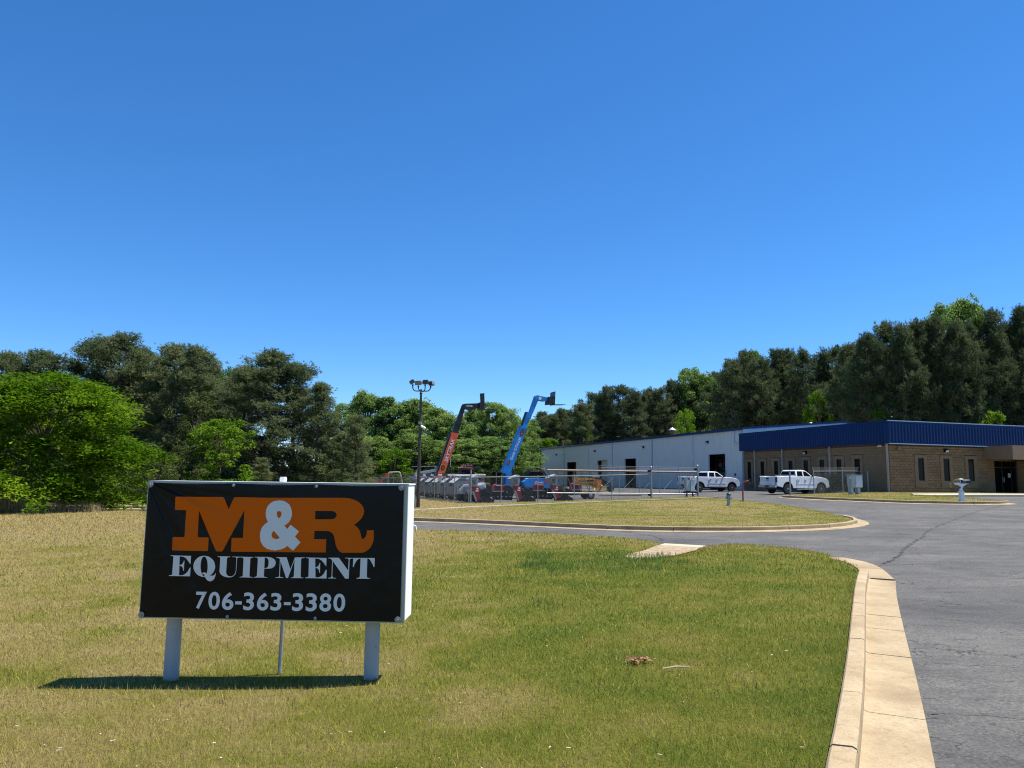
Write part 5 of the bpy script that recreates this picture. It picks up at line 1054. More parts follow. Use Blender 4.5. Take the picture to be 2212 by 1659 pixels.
# ------------------------------------------------------------------ tracked trenchers along the front fence
def trencher(s, back, label, hood=True, boom=True):
    p_ = FC0 + FDIR * s + np.array([-FDIR[1], FDIR[0]]) * back
    tr_ = empty('trencher', G(p_[0], p_[1], 0), math.atan2(FDIR[1], FDIR[0]), label, 'trencher', 'red tracked trenchers lined up along the fence')
    for y in (-.42, .26):
        loop = arc(.16, .16, .16, 270, 130, 6) + arc(.45, .50, .14, 130, 60, 5) + arc(.98, .17, .17, 50, -90, 6)
        d = MB(); d.prism([(x, y, z) for x, z in loop], (0, .2, 0)); tk_ = d.build('track', 'tyre', tr_, bevel=.01)
        d = MB()
        for k in range(15):
            x0, z0 = loop[int(k * len(loop) / 15)]; d.box((x0, y + .1, z0), (.05, .21, .05), 0, Matrix.Rotation(k * .7, 3, 'Y'))
        for k in range(3): d.lathe([(.09, -.01), (.09, .22)], (.22 + .34 * k, y + .215 - .2, .15), 10, RX90)
        d.build('track_lugs', 'm_black', tk_)
    side_part(tr_, 'chute', [(-.42, 1.12), (-.30, 1.24), (.02, 1.22), (.16, 1.02), (.03, .86), (.24, .10), (.06, .02), (-.12, .42), (-.36, .92)], -.30, .30, 'm_red', .015)
    ch = [o for o in tr_.children if o.name.startswith('chute')][0]
    side_part(ch, 'decal', [(-.22, .86), (-.22, .95), (.0, .95), (.0, .86)], -.306, -.301, 'm_print'); side_part(ch, 'decal', [(-.16, 1.0), (-.16, 1.12), (-.02, 1.12), (-.02, 1.0)], -.306, -.301, 'm_print')
    side_part(tr_, 'guard', [(-.50, .88), (-.34, .86), (-.08, .20), (-.20, .15)], -.34, -.31, 'm_grey')
    if hood:
        h = side_part(tr_, 'hood', [(-.74, 1.70), (-.10, 1.92), (-.02, 1.60), (-.10, 1.22), (-.40, 1.20)], -.32, .32, 'm_grey', .03)
        side_part(h, 'lid', [(-.80, 1.71), (-.62, 1.88), (-.18, 2.02), (-.02, 1.97), (-.06, 1.90)], -.35, .35, 'm_pale', .02)
        for k in range(3): side_part(h, 'vent', [(-.44 + k * .09, 1.38), (-.48 + k * .09, 1.66), (-.44 + k * .09, 1.67), (-.40 + k * .09, 1.38)], -.328, -.321, 'm_black')
    side_part(tr_, 'frame', [(.0, .45), (.0, .95), (.5, 1.05), (1.1, .92), (2.0, .86), (2.0, .55), (1.1, .5)], -.26, .26, 'm_black', .03)
    d = MB(); rr = random.Random(s)
    for k in range(7): d.tube([(rr.uniform(.05, .3), rr.uniform(-.28, .2), rr.uniform(.8, 1.0)), (rr.uniform(.3, .7), rr.uniform(-.3, -.1), rr.uniform(1.0, 1.35)), (rr.uniform(.7, 1.1), rr.uniform(-.3, .1), rr.uniform(.6, .95))], .02, 6)
    d.build('hoses', 'm_black', tr_)
    d = MB(); d.bb(1.02, 1.92, -.36, .36, .87, .905); d.build('deck', 'm_pale', tr_)
    e_ = side_part(tr_, 'engine', [(1.15, .91), (1.18, 1.32), (1.40, 1.42), (1.78, 1.40), (1.86, 1.25), (1.86, .91)], -.30, .30, 'm_red', .03)
    side_part(e_, 'grille', [(1.24, .98), (1.24, 1.24), (1.74, 1.24), (1.74, .98)], -.306, -.301, 'm_black'); side_part(e_, 'stripe', [(1.30, 1.30), (1.30, 1.335), (1.78, 1.325), (1.78, 1.29)], -.306, -.301, 'm_print')
    if boom:
        b_ = side_part(tr_, 'digging_bar', arc(1.25, .48, .13, 90, 270, 6) + arc(2.55, .40, .12, -90, 90, 6), -.06, .06, 'm_black')
        d = MB()
        for k in range(15):
            x = 1.15 + 1.45 * k / 14
            for zz in (.64 - .006 * k, .315 - .003 * k): d.box((x, rr.uniform(-.08, .08), zz), (.05, .14, .06), 0, Matrix.Rotation(rr.uniform(-.5, .5), 3, 'Y'))
        d.build('chain_teeth', 'm_black', b_)
        d = MB()
        for k in range(5): d.box((1.2 + .32 * k, -.09, .50), (.16, .02, .05))
        d.build('wear_plates', 'm_steel', b_)
    return tr_
trencher(1.05, 1.5, 'red tracked trencher nearest the fence corner post')
trencher(4.15, 1.3, 'red tracked trencher in front of the blue telehandler')
trencher(7.05, 1.2, 'red tracked trencher behind the tail of the sliding gate', boom=False)

# ------------------------------------------------------------------ machines behind the side fence
NRM = np.array([LDIR[1], -LDIR[0]])          # into the yard
def yard(s, off): p_ = FC0 + LDIR * s + NRM * off; return G(p_[0], p_[1], 0)
LR = math.atan2(-LDIR[1], -LDIR[0]) + PI / 2
simple('m_tower', (.21, .22, .225), .5, .1, var=.12, scale=2, dirt=.2)
def light_tower(s, label, off=1.9, up=False):
    o = empty('light_tower', yard(s, off), LR + rnd.uniform(-.06, .06), label, 'light tower', 'grey trailer light towers parked behind the side fence')
    d = MB(); d.prism([(-1.0, -.62, .42), (-1.0, -.62, 1.42), (-.55, -.62, 1.76), (.45, -.62, 1.76), (.95, -.62, 1.30), (.95, -.62, .42)], (0, 1.24, 0)); b_ = d.build('body', 'm_tower', o, bevel=.03)
    d = MB(); d.prism([(-1.02, -.64, 1.44), (-.56, -.64, 1.79), (.46, -.64, 1.79), (.97, -.64, 1.31), (.93, -.64, 1.30), (.44, -.64, 1.765), (-.54, -.64, 1.765), (-.99, -.64, 1.42)], (0, 1.28, 0)); d.build('lid', 'm_white', b_)
    for y in (-.632, .621):
        d = MB(); d.bb(-.75, .0, y, y + .011, .55, 1.15); d.build('vent', 'm_grey', b_); d = MB(); d.bb(.1, .75, y, y + .011, 1.0, 1.2); d.build('decal', 'm_black', b_)
    d = MB(); d.bb(-1.012, -1.001, -.45, .45, .55, 1.1); d.build('vent', 'm_grey', b_); d = MB(); d.bb(-1.012, -1.001, -.35, .35, 1.18, 1.34); d.build('decal', 'm_black', b_)
    for y in (-.72, .72): wheel(o, .0, y, .32, .18, .6, 0, 'm_white')
    d = MB(); d.bb(-1.1, 1.0, -.55, .55, .34, .418); d.bar((1.0, 0, .38), (2.0, 0, .38), .1, .08); d.build('chassis', 'm_black', o)
    if up:
        d = MB(); d.tube([(.2, 0, 1.7), (.2, 0, 2.9)], .06, 8); d.bar((.2, -.75, 2.85), (.2, .75, 2.85), .06, .06); ms = d.build('mast', 'm_black', o)
        for y, z in ((-.6, 2.95), (-.15, 3.0), (.3, 2.93), (.7, 2.98), (-.4, 2.6), (.45, 2.58)):
            d = MB(); d.box((.1, y, z), (.18, .30, .26), 0, Matrix.Rotation(rnd.uniform(-.5, .5), 3, 'Z') @ Matrix.Rotation(rnd.uniform(-.4, .4), 3, 'Y')); lm = d.build('lamp', 'm_black', o); d = MB(); d.box((.0, y, z), (.02, .24, .2)); d.build('lens', 'm_print', lm)
        return o
    d = MB(); d.tube([(-1.5, 0, 2.0), (1.9, 0, 2.06)], .07, 8); d.bar((-.3, 0, 1.76), (-.3, 0, 2.0), .1, .1); ms = d.build('mast', 'm_steel', o)
    d = MB()
    for y in (-.3, .3): d.box((-1.55, y, 2.05), (.16, .3, .26))
    d.build('lamps', 'm_black', ms)
    return o
for s, q in ((7.6, 'nearest the small white fence notice'), (10.2, 'second behind the side fence from the notice'), (12.8, 'third behind the side fence from the notice'), (15.4, 'fourth behind the side fence from the notice'), (18.2, 'farthest back behind the side fence')): light_tower(s, 'grey trailer light tower ' + q)
light_tower(21.0, 'trailer light tower with its mast up and black lamp heads spread out', 6.7, True)
light_tower(25.5, 'trailer light tower with a raised mast standing farther back by the white shed', 7.4, True)
def buggy(pos, rz, label):
    o = empty('power_buggy', pos, rz, label, 'power buggy', 'white hooded power buggies')
    d = MB(); d.prism([(-.55, -.42, .62), (-.62, -.42, .95), (-.25, -.42, 1.30), (.45, -.42, 1.36), (.55, -.42, .62)], (0, .84, 0)); h = d.build('hood', 'm_white', o, bevel=.04)
    for y in (-.25, .08): d = MB(); d.prism([(-.58, y, .99), (-.28, y, 1.285), (-.30, y, 1.315), (-.60, y, 1.02)], (0, .16, 0)); d.build('slot', 'm_black', h)
    for y in (-.431, .42): d = MB(); d.bb(-.30, .30, y, y + .011, .75, 1.15); d.build('vent', 'm_grey', h)
    for y in (-.50, .50): wheel(o, .15, y, .42, .24, .55, 0, 'm_grey')
    d = MB(); d.bb(-.7, 1.0, -.35, .35, .34, .6); d.tube([(-.7, -.3, .5), (-.85, -.3, .62), (-.85, .3, .62), (-.7, .3, .5)], .025, 6); d.build('chassis', 'm_black', o)
    d = MB(); d.tube([(.6, -.3, .9), (.95, -.3, 1.25), (.95, .3, 1.25), (.6, .3, .9)], .02, 6); d.build('handle', 'm_black', o)
    for y in (-.2, .2): d = MB(); d.lathe([(.05, 0), (.05, .03), (0, .04)], (-.60, y, .80), 8, Matrix.Rotation(-PI / 2, 3, 'Y')); d.build('headlight', 'm_print', o)
buggy(yard(4.6, 1.2), R(15), 'white hooded power buggy behind the second fence panel'); buggy(yard(2.4, 1.3), R(15), 'white hooded power buggy right behind the corner post')
p_ = FC0 + FDIR * 1.9 + np.array([-FDIR[1], FDIR[0]]) * 4.2; buggy(G(p_[0], p_[1], .1), R(25), 'white hooded power buggy between the two trenchers, set back')
# more red machines parked further back along the side fence
for (s_, o_, a_, lb) in ((20.5, 2.6, -20, 'red tracked trencher parked far back, nearer the light towers'), (24.0, 2.8, 10, 'red tracked trencher parked far back in the middle of the side row'), (27.6, 3.0, -5, 'red tracked trencher parked farthest back behind the side fence')):
    c_ = copy_tree(bpy.data.objects['trencher']); c_.location = yard(s_, o_); c_.rotation_euler = (0, 0, BR + R(a_)); c_['label'] = lb
# orange mini excavator with white roll bar
o = empty('mini_excavator', G(-12.9, 86, 0), R(10), 'orange mini excavator with a white roll bar canopy', 'excavator')
d = MB(); d.prism([(-.8, -.55, .5), (-.8, -.55, 1.1), (-.2, -.55, 1.25), (.6, -.55, 1.0), (.6, -.55, .5)], (0, 1.1, 0)); d.build('body', 'm_orange', o, bevel=.05)
for y in (-.62, .34): d = MB(); d.prism([(x, y, z) for x, z in arc(-.7, .22, .22, 90, 270, 6) + arc(.7, .22, .22, -90, 90, 6)], (0, .28, 0)); d.build('track', 'tyre', o)
d = MB()
for y in (-.5, .5): d.tube([(-.7, y, 1.1), (-.72, y, 2.3), (-.6, y, 2.45), (.45, y, 2.5), (.6, y, 2.38), (.85, y, 1.2)], .045, 8)
d.bar((-.6, -.5, 2.45), (-.6, .5, 2.45), .08, .06); d.bar((.5, -.5, 2.5), (.5, .5, 2.5), .08, .06); d.build('roll_bar', 'm_white', o)
d = MB(); d.prism([(x, -.12, z) for x, z in [(-.7, .9), (-1.1, 1.35), (-1.9, 1.5), (-2.2, 1.3), (-2.1, 1.15), (-1.2, 1.15), (-.9, .8)]], (0, .24, 0)); d.build('boom', 'm_orange', o, bevel=.01)
d = MB(); d.prism([(x, -.1, z) for x, z in [(-1.0, 2.1), (-1.15, 2.3), (-.5, 2.45), (-.3, 2.3), (-1.7, 1.2), (-1.9, 1.35)]], (0, .2, 0)); d.build('dipper_arm', 'm_orange', o, bevel=.01)
d = MB(); d.bb(-.3, .2, -.25, .25, 1.15, 1.3); d.bb(.1, .22, -.25, .25, 1.3, 1.75); d.build('seat', 'm_black', o, bevel=.04)
# white skid steer with lifted arms
o = empty('skid_steer', G(-9.0, 79, 0), R(12), 'white skid steer loader with its lift arms partly raised', 'loader')
d = MB(); d.prism([(-.95, -.6, .45), (-1.0, -.6, 1.2), (-.5, -.6, 1.45), (.4, -.6, 1.1), (.75, -.6, .45)], (0, 1.2, 0)); d.build('body', 'm_white', o, bevel=.04)
d = MB()
for y in (-.5, .5):
    for a, c in (((-.45, 1.2), (-.5, 2.15)), ((.5, .9), (.35, 2.1)), ((-.5, 2.15), (.35, 2.1)), ((-.48, 1.6), (.42, 1.55))): d.bar((a[0], y, a[1]), (c[0], y, c[1]), .07, .07)
d.bb(-.55, .4, -.55, .55, 2.1, 2.18); d.build('cab_cage', 'm_black', o)
for y in (-.78, .62):
    d = MB(); d.prism([(x, y, z) for x, z in [(-1.05, 1.55), (-1.0, 2.05), (-.6, 2.30), (1.35, 2.75), (1.45, 2.60), (1.3, 2.45), (-.55, 2.05), (-.8, 1.5)]], (0, .16, 0)); la = d.build('lift_arm', 'm_white', o, bevel=.01)
    oval(la, (-.72, 2.02), .22, .16, .3, y - .004, 'm_decal_red')
d = MB(); d.bar((-1.2, -.7, 2.9), (1.3, -.7, 3.0), .06, .06); d.bar((-.75, -.7, 2.25), (-.55, -.7, 2.9), .06, .06); d.bar((1.25, -.7, 2.65), (1.3, -.7, 3.0), .06, .06); d.build('side_guard', 'm_white', o)
d = MB(); d.prism([(x, -.85, z) for x, z in [(1.30, 2.2), (1.25, 2.95), (1.36, 2.97), (1.45, 2.35), (1.75, 2.2), (1.7, 2.1)]], (0, 1.7, 0)); d.build('bucket', 'm_grey', o)
for ax in (-.55, .45):
    for y in (-.75, .75): wheel(o, ax, y, .40, .28, .55, 0, 'm_white')
# black caged forestry loader
o = empty('forestry_loader', G(2.35, 74, 0), R(12), 'dark forestry loader with a rounded mesh cab guard behind the blue machine', 'loader')
d = MB(); d.prism([(x, -.75, z) for x, z in [(-1.4, .4), (-1.45, 1.3), (-.8, 1.55), (1.0, 1.5), (1.4, 1.0), (1.4, .4)]], (0, 1.5, 0)); d.build('body', 'm_black', o, bevel=.05)
cg = arc(.0, 1.5, .95, 175, 5, 12)
d = MB()
for y in (-.68, -.25, .25, .68): d.tube([(x, y, 1.4 + (z - 1.4) * 1.12) for x, z in cg], .045, 6)
for k in range(0, 13, 2): x, z = cg[k]; d.bar((x, -.68, 1.4 + (z - 1.4) * 1.12), (x, .68, 1.4 + (z - 1.4) * 1.12), .05, .05)
for k in range(7): d.bar((-.85 + .28 * k, -.70, 1.4), (-.85 + .28 * k, -.70, 1.45 + 1.0 * math.sqrt(max(.02, 1 - ((-.85 + .28 * k) / .95) ** 2))), .02, .02)
for k in range(5): w_ = .93 * math.sqrt(max(.02, 1 - (k / 6) ** 2)); d.bar((-w_, -.70, 1.55 + k * .17), (w_, -.70, 1.55 + k * .17), .02, .02)
d.build('cab_guard', 'm_black', o); d = MB(); d.bb(-.6, .6, -.55, .55, 1.45, 2.2); d.build('cab', 'dark_glass', o, bevel=.1)
for y in (-.95, .72): d = MB(); d.prism([(x, y, z) for x, z in arc(-1.1, .35, .35, 90, 270, 6) + arc(1.1, .35, .35, -90, 90, 6)], (0, .24, 0)); d.build('track', 'tyre', o)
# yellow towable boom lift
o = empty('boom_lift', G(6.1, 62.5, 0), BR, 'folded yellow towable boom lift behind the gate', 'boom lift')
for k, (z, x0, x1) in enumerate(((1.55, -.75, .65), (1.30, -.85, .60), (1.08, -.75, .70))):
    d = MB(); d.bar((x0, -.1 + .06 * k, z), (x1, -.1 + .06 * k, z + .05 - .04 * k), .16, .17); d.build('boom', 'm_yellow', o, bevel=.015)
d = MB(); d.prism([(x, -.3, z) for x, z in [(-1.15, 1.3), (-1.2, 1.8), (-.95, 1.85), (-.8, 1.5), (-.85, 1.25)]], (0, .5, 0)); d.build('knuckle', 'm_yellow', o, bevel=.02)
d = MB(); d.bb(-.5, .35, -.35, .35, .80, .98); d.build('cover', 'm_white', o, bevel=.04)
d = MB(); d.bb(-.9, 1.0, -.4, .4, .48, .62); d.bar((1.0, 0, .55), (2.1, 0, .75), .1, .1); d.build('chassis', 'm_yellow', o)
for y in (-.6, .6):
    wheel(o, .1, y, .33, .2, .6, 0, 'm_white')
    for x in (-.9, .9): d = MB(); d.bar((x, y * .7, .55), (x + .1 * (1 if x > 0 else -1), y * 1.3, 1.1), .1, .12); d.build('outrigger', 'm_yellow', o)
d = MB(); d.bb(.75, 1.15, -.4, .4, .9, .95); d.bb(.75, .78, -.4, .4, .95, 1.6); d.bb(1.12, 1.15, -.4, .4, .95, 1.55); d.build('basket', 'm_yellow', o)
d = MB(); d.lathe([(.28, -.1), (.28, .1)], (2.1, 0, .85), 14, RX90); d.build('spare_wheel', 'tyre', o)
# black plate trailer with mesh ramp, by the warehouse
o = empty('utility_trailer', G(10.9, 98.5, 0), BR, 'small black trailer with white lid and sloping mesh ramp by the warehouse', 'trailer')
d = MB(); d.bb(-1.0, .1, -.7, .7, .45, 1.35); d.build('box', 'm_black', o, bevel=.03); d = MB(); d.bb(-1.0, .15, -.75, .75, 1.352, 1.48); d.build('lid', 'm_white', o, bevel=.02)
d = MB()
for k in range(9): d.bar((.15 + .18 * k, -.7, .48), (.15 + .18 * k, -.7, 1.3 - .1 * k), .02, .02); d.bar((.15, -.7 + .17 * k, 1.3), (1.65, -.7 + .17 * k, .5), .02, .02)
d.bar((.12, -.7, 1.3), (1.7, -.7, .5), .05, .05); d.bar((.12, .7, 1.3), (1.7, .7, .5), .05, .05); d.bar((.1, -.7, .48), (1.7, -.7, .48), .06, .06); d.prism([(.15, -.5, .5), (.15, -.5, 1.2), (1.5, -.5, .5)], (0, 1.0, 0)); d.build('ramp', 'm_black', o)
for y in (-.8, .8): wheel(o, -.3, y, .32, .2, .6, 0, 'm_grey')
d = MB(); d.bar(G(7.9, 95.5, .12), G(12.2, 96.8, .12), .28, .26); tag(d.build('wheel_stop_kerb', 'yellow_paint'), 'yellow painted kerb block on the yard before the warehouse', 'kerb block')
# white shed and lean-to at the back of the yard
sh = empty('garden_shed', G(-4.55, 106, 0), R(4), 'small white gabled shed at the back of the yard', 'shed')
d = MB(); d.prism([(-.95, 0, -.3), (-.95, 0, 2.55), (0, 0, 3.15), (.95, 0, 2.55), (.95, 0, -.3)], (0, 2.4, 0)); d.build('wall', 'm_white', sh)
d = MB()
for k in range(9): d.bb(-.94 + .21 * k, -.92 + .21 * k, -.012, -.001, 0, 2.5 + .5 * (1 - abs(-.93 + .21 * k)) * .9)
d.build('batten', 'm_pale', sh)
d = MB(); d.prism([(-1.15, -.15, 2.46), (0, -.15, 3.18), (1.15, -.15, 2.46), (1.15, -.15, 2.54), (0, -.15, 3.27), (-1.15, -.15, 2.54)], (0, 2.7, 0)); d.build('roof', 'm_pale', sh)
d = MB(); d.bb(-.85, .25, -.03, -.013, 0, 1.7); d.build('door', 'interior_dark', sh)
o = empty('lean_to', G(-2.6, 106.5, 0), R(4), 'open lean-to shelter with pale posts beside the white shed', 'shelter')
simple('osb', (.34, .27, .16), .9, 0, var=.15)
d = MB(); d.bb(-.95, -.2, 0, 1.5, -.2, 2.3); d.build('panel', 'osb', o); d = MB(); d.prism([(-1.0, -.2, 2.35), (2.6, -.2, 2.2), (2.6, -.2, 2.28), (-1.0, -.2, 2.43)], (0, 2.6, 0)); d.build('roof', 'm_pale', o)
for x in (.6, 1.4, 2.4): d = MB(); d.bb(x - .06, x + .06, 0, .12, -.2, 2.25); d.build('post', 'm_pale', o)
d = MB(); d.bb(-.15, 2.5, 1.9, 2.0, -.2, 2.2); d.build('back_wall', 'm_black', o)

# ------------------------------------------------------------------ foliage materials
def leaf_mat(name, stops, trans=.35, gloss=.0):
    m_ = bpy.data.materials.new(name); m_.use_nodes = True; M[name] = m_; t = m_.node_tree; t.nodes.clear()
    a = t.nodes.new('ShaderNodeAttribute'); a.attribute_name = 'tint'; r_ = t.nodes.new('ShaderNodeObjectInfo').outputs['Random']
    f = mathn(t, 'ADD', mathn(t, 'MULTIPLY', a.outputs['Fac'], .7), mathn(t, 'MULTIPLY', r_, .3)); c = ramp(t, f, stops)
    d1 = t.nodes.new('ShaderNodeBsdfDiffuse'); d2 = t.nodes.new('ShaderNodeBsdfTranslucent'); mx = t.nodes.new('ShaderNodeMixShader'); ou = t.nodes.new('ShaderNodeOutputMaterial')
    t.links.new(c, d1.inputs[0]); t.links.new(c, d2.inputs[0]); mx.inputs[0].default_value = trans
    t.links.new(d1.outputs[0], mx.inputs[1]); t.links.new(d2.outputs[0], mx.inputs[2]); t.links.new(mx.outputs[0], ou.inputs[0])
leaf_mat('pine_needles', [(.1, (.062, .092, .044)), (.5, (.135, .172, .076)), (.9, (.24, .26, .11))], .4)
leaf_mat('pine_dark', [(.1, (.044, .068, .036)), (.5, (.100, .132, .062)), (.9, (.19, .205, .088))], .36)
leaf_mat('leaves_green', [(.1, (.080, .140, .040)), (.5, (.16, .25, .062)), (.9, (.28, .37, .09))], .45)
leaf_mat('leaves_bright', [(.1, (.05, .105, .008)), (.5, (.10, .195, .014)), (.9, (.20, .30, .028))], .42)
leaf_mat('leaves_cypress', [(.1, (.034, .080, .004)), (.5, (.078, .160, .008)), (.9, (.19, .285, .016))], .4)
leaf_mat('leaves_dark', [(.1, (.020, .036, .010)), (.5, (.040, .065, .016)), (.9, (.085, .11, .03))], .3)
leaf_mat('leaves_dull', [(.1, (.040, .060, .018)), (.5, (.080, .105, .034)), (.9, (.14, .165, .055))], .35)
leaf_mat('dry_stalks', [(.1, (.22, .15, .08)), (.5, (.36, .27, .15)), (.9, (.50, .42, .27))], .3)
simple('bark', (.075, .055, .042), .95, 0, var=.35, scale=6, bumpy=.5)

def tri_mesh(name, V, F, mat, tint):
    """V (n,3) float, F (m,k) int; tint per face"""
    me = bpy.data.meshes.new(name); n, (m_, k) = len(V), F.shape
    me.vertices.add(n); me.vertices.foreach_set('co', np.ascontiguousarray(V, dtype=np.float32).ravel())
    me.loops.add(m_ * k); me.loops.foreach_set('vertex_index', np.ascontiguousarray(F, dtype=np.int32).ravel())
    me.polygons.add(m_); me.polygons.foreach_set('loop_start', np.arange(0, m_ * k, k, dtype=np.int32))
    me.materials.append(M[mat]); a = me.attributes.new('tint', 'FLOAT', 'FACE'); a.data.foreach_set('value', np.ascontiguousarray(tint, dtype=np.float32))
    me.update(calc_edges=True); me.validate(); return me
def unit(v): return v / (np.linalg.norm(v, axis=-1, keepdims=True) + 1e-9)
def needle_tufts(rg, C, per, ln, wd, axis, clump_t):
    """bundles of thin triangles radiating from the tuft centres"""
    n = len(C); d = unit(rg.normal(size=(n, per, 3)) + axis[:, None, :] * .8); L = ln * rg.uniform(.7, 1.25, (n, per, 1))
    s = unit(np.cross(d, rg.normal(size=(n, per, 3)))) * wd
    a = C[:, None, :] + s; b_ = C[:, None, :] - s; c = C[:, None, :] + d * L
    V = np.stack([a, b_, c], 2).reshape(-1, 3); F = np.arange(len(V)).reshape(-1, 3)
    return V, F, np.clip(np.repeat(clump_t, per) + rg.normal(0, .08, n * per), 0, 1)
def leaf_quads(rg, C, size, nrm, tint, long=1.6):
    n = len(C); nrm = unit(nrm); u = unit(np.cross(nrm, rg.normal(size=(n, 3)))); v = np.cross(nrm, u)
    S = size * rg.uniform(.6, 1.3, (n, 1)); u = u * S * long * .5; v = v * S * .5
    V = np.stack([C - u, C - v * .9 + u * .1, C + u, C + v * .9 + u * .1], 1).reshape(-1, 3); F = np.arange(len(V)).reshape(-1, 4)
    return V, F, np.clip(tint + rg.normal(0, .1, n), 0, 1)
def pine_proto(seed, cb, nb, clumps, tufts, per, ln, wd, shape, limbs=True, mat='pine_needles'):
    """unit pine: height 1, crown half-width about 1 (scaled separately): sizes given for an 18 m by 4 m tree"""
    rg = np.random.default_rng(seed); H, Wd = 18.0, 4.0
    tr_ = MB(); bend = rg.normal(0, .25, 2); tp = [(bend[0] * math.sin(k / 5 * 2), bend[1] * math.sin(k / 5 * 2.4), H * .97 * k / 5) for k in range(6)]
    tr_.tube(tp, [.27, .22, .18, .13, .08, .02], 8)
    def axis_at(t_): f = t_ * 5 / .97; i = min(4, int(f)); a, b_ = Vector(tp[i]), Vector(tp[i + 1]); return np.array(a.lerp(b_, min(1, f - i)))
    C = []; A = []; Tn = []
    for k in range(nb):
        t_ = cb + (1 - cb) * ((k + rg.random()) / nb) ** .9; u = (t_ - cb) / (1 - cb)
        if shape == 'round': r_ = Wd * (1 - u ** 2.6) ** .6 * (.55 + .45 * min(1, u * 4))
        else: r_ = Wd * (1 - u) ** .75 * (.75 + .25 * min(1, u * 6)) + .35
        az = rg.uniform(0, 2 * PI); r_ *= rg.uniform(.6, 1.12) * (1 + .22 * math.sin(2 * az + seed + u * 5) + .12 * math.sin(3 * az - u * 9)); up = rg.uniform(-.15, .35) + .25 * u
        o_ = axis_at(t_ * .96); dr = np.array([math.cos(az), math.sin(az), up]); e = o_ + dr * r_
        if limbs: tr_.tube([o_, o_ + dr * r_ * .5 + np.array([0, 0, -.15]), e], [.06 * (1.3 - u), .035, .012], 5, cap=False)
        for j in range(clumps):
            f = rg.uniform(.35, 1.03) ** .8; c = o_ + dr * r_ * f + np.clip(rg.normal(0, .3, 3), -.4, .4) * np.array([1, 1, .7]); q = c + np.clip(rg.normal(0, 1, (tufts, 3)), -1.5, 1.5) * np.array([.32, .32, .24])
            C.append(q); A.append(np.tile(dr + np.array([0, 0, .5]), (tufts, 1))); Tn.append(np.full(tufts, np.clip(rg.normal(.48, .2), 0, 1)))
    C = np.concatenate(C); V, F, T_ = needle_tufts(rg, C, per, ln, wd, np.concatenate(A), np.concatenate(Tn))
    sc = np.array([1 / Wd, 1 / Wd, 1 / H]); V = V * sc
    tm = tr_.mesh('trunk', 'bark'); tm.transform(Matrix.Diagonal((1 / Wd, 1 / Wd, 1 / H, 1)))
    return tm, tri_mesh('crown', V, F, mat, T_)
def leafy_proto(seed, nclump, per, size, mat, H=9.0, Wd=3.5, low=.12, spray=False, box=.5):
    rg = np.random.default_rng(seed); tr_ = MB(); tr_.tube([(0, 0, 0), (.1, .05, H * .3), (-.05, .1, H * .55), (.05, 0, H * .85)], [.2, .15, .1, .03], 8)
    C = []; N = []; T_ = []; ph = rg.uniform(0, 6.28, 4)
    for k in range(nclump):
        z = rg.uniform(low, 1.0); u = z
        prof = (1 - ((u - .42) / .60) ** 2) if u > .42 else (1 - ((.42 - u) / .48) ** 2 * .55)
        az = rg.uniform(0, 2 * PI); lob = 1 + .20 * math.sin(3 * az + ph[0] + 4 * u) + .16 * math.sin(5 * az + ph[1] - 7 * u) + .10 * math.sin(11 * u + ph[2] + 2 * az); r_ = Wd * max(.03, prof) ** box * (rg.uniform(.25, 1.0) ** .45) * rg.uniform(.72, 1.1) * lob
        c = np.array([r_ * math.cos(az), r_ * math.sin(az), z * H * .97]); tn = np.clip(rg.normal(.5, .22), 0, 1)
        if k % (7 if spray else 3) == 0: tr_.tube([(0, 0, z * H * .55), tuple(c * np.array([.55, .55, .86])), tuple(c)], [.05, .03, .01], 5, cap=False)
        if spray:
            dr = np.array([math.cos(az), math.sin(az), -.25]); s_ = rg.uniform(0, 1, (per, 1)); q = c + dr * (s_ - .5) * 1.5 + rg.normal(0, 1, (per, 3)) * np.array([.30, .30, .09]); q[:, 2] -= (s_[:, 0] ** 2) * .25
            nn = np.tile([0, 0, 1.0], (per, 1)) + rg.normal(0, .45, (per, 3))
        else:
            rad = rg.uniform(.45, .85); w_ = unit(rg.normal(size=(per, 3))); q = c + w_ * rad * rg.uniform(.35, 1, (per, 1)) ** .6 * np.array([1, 1, .75]); nn = w_ + rg.normal(0, .7, (per, 3)) + np.array([0, 0, .4])
        C.append(q); N.append(nn); T_.append(np.full(per, tn))
    V, F, T2 = leaf_quads(rg, np.concatenate(C), size, np.concatenate(N), np.concatenate(T_), 2.2 if spray else 1.4)
    sc = np.array([1 / Wd, 1 / Wd, 1 / H]); tm = tr_.mesh('trunk', 'bark'); tm.transform(Matrix.Diagonal((1 / Wd, 1 / Wd, 1 / H, 1)))
    return tm, tri_mesh('crown', V * sc, F, mat, T2)
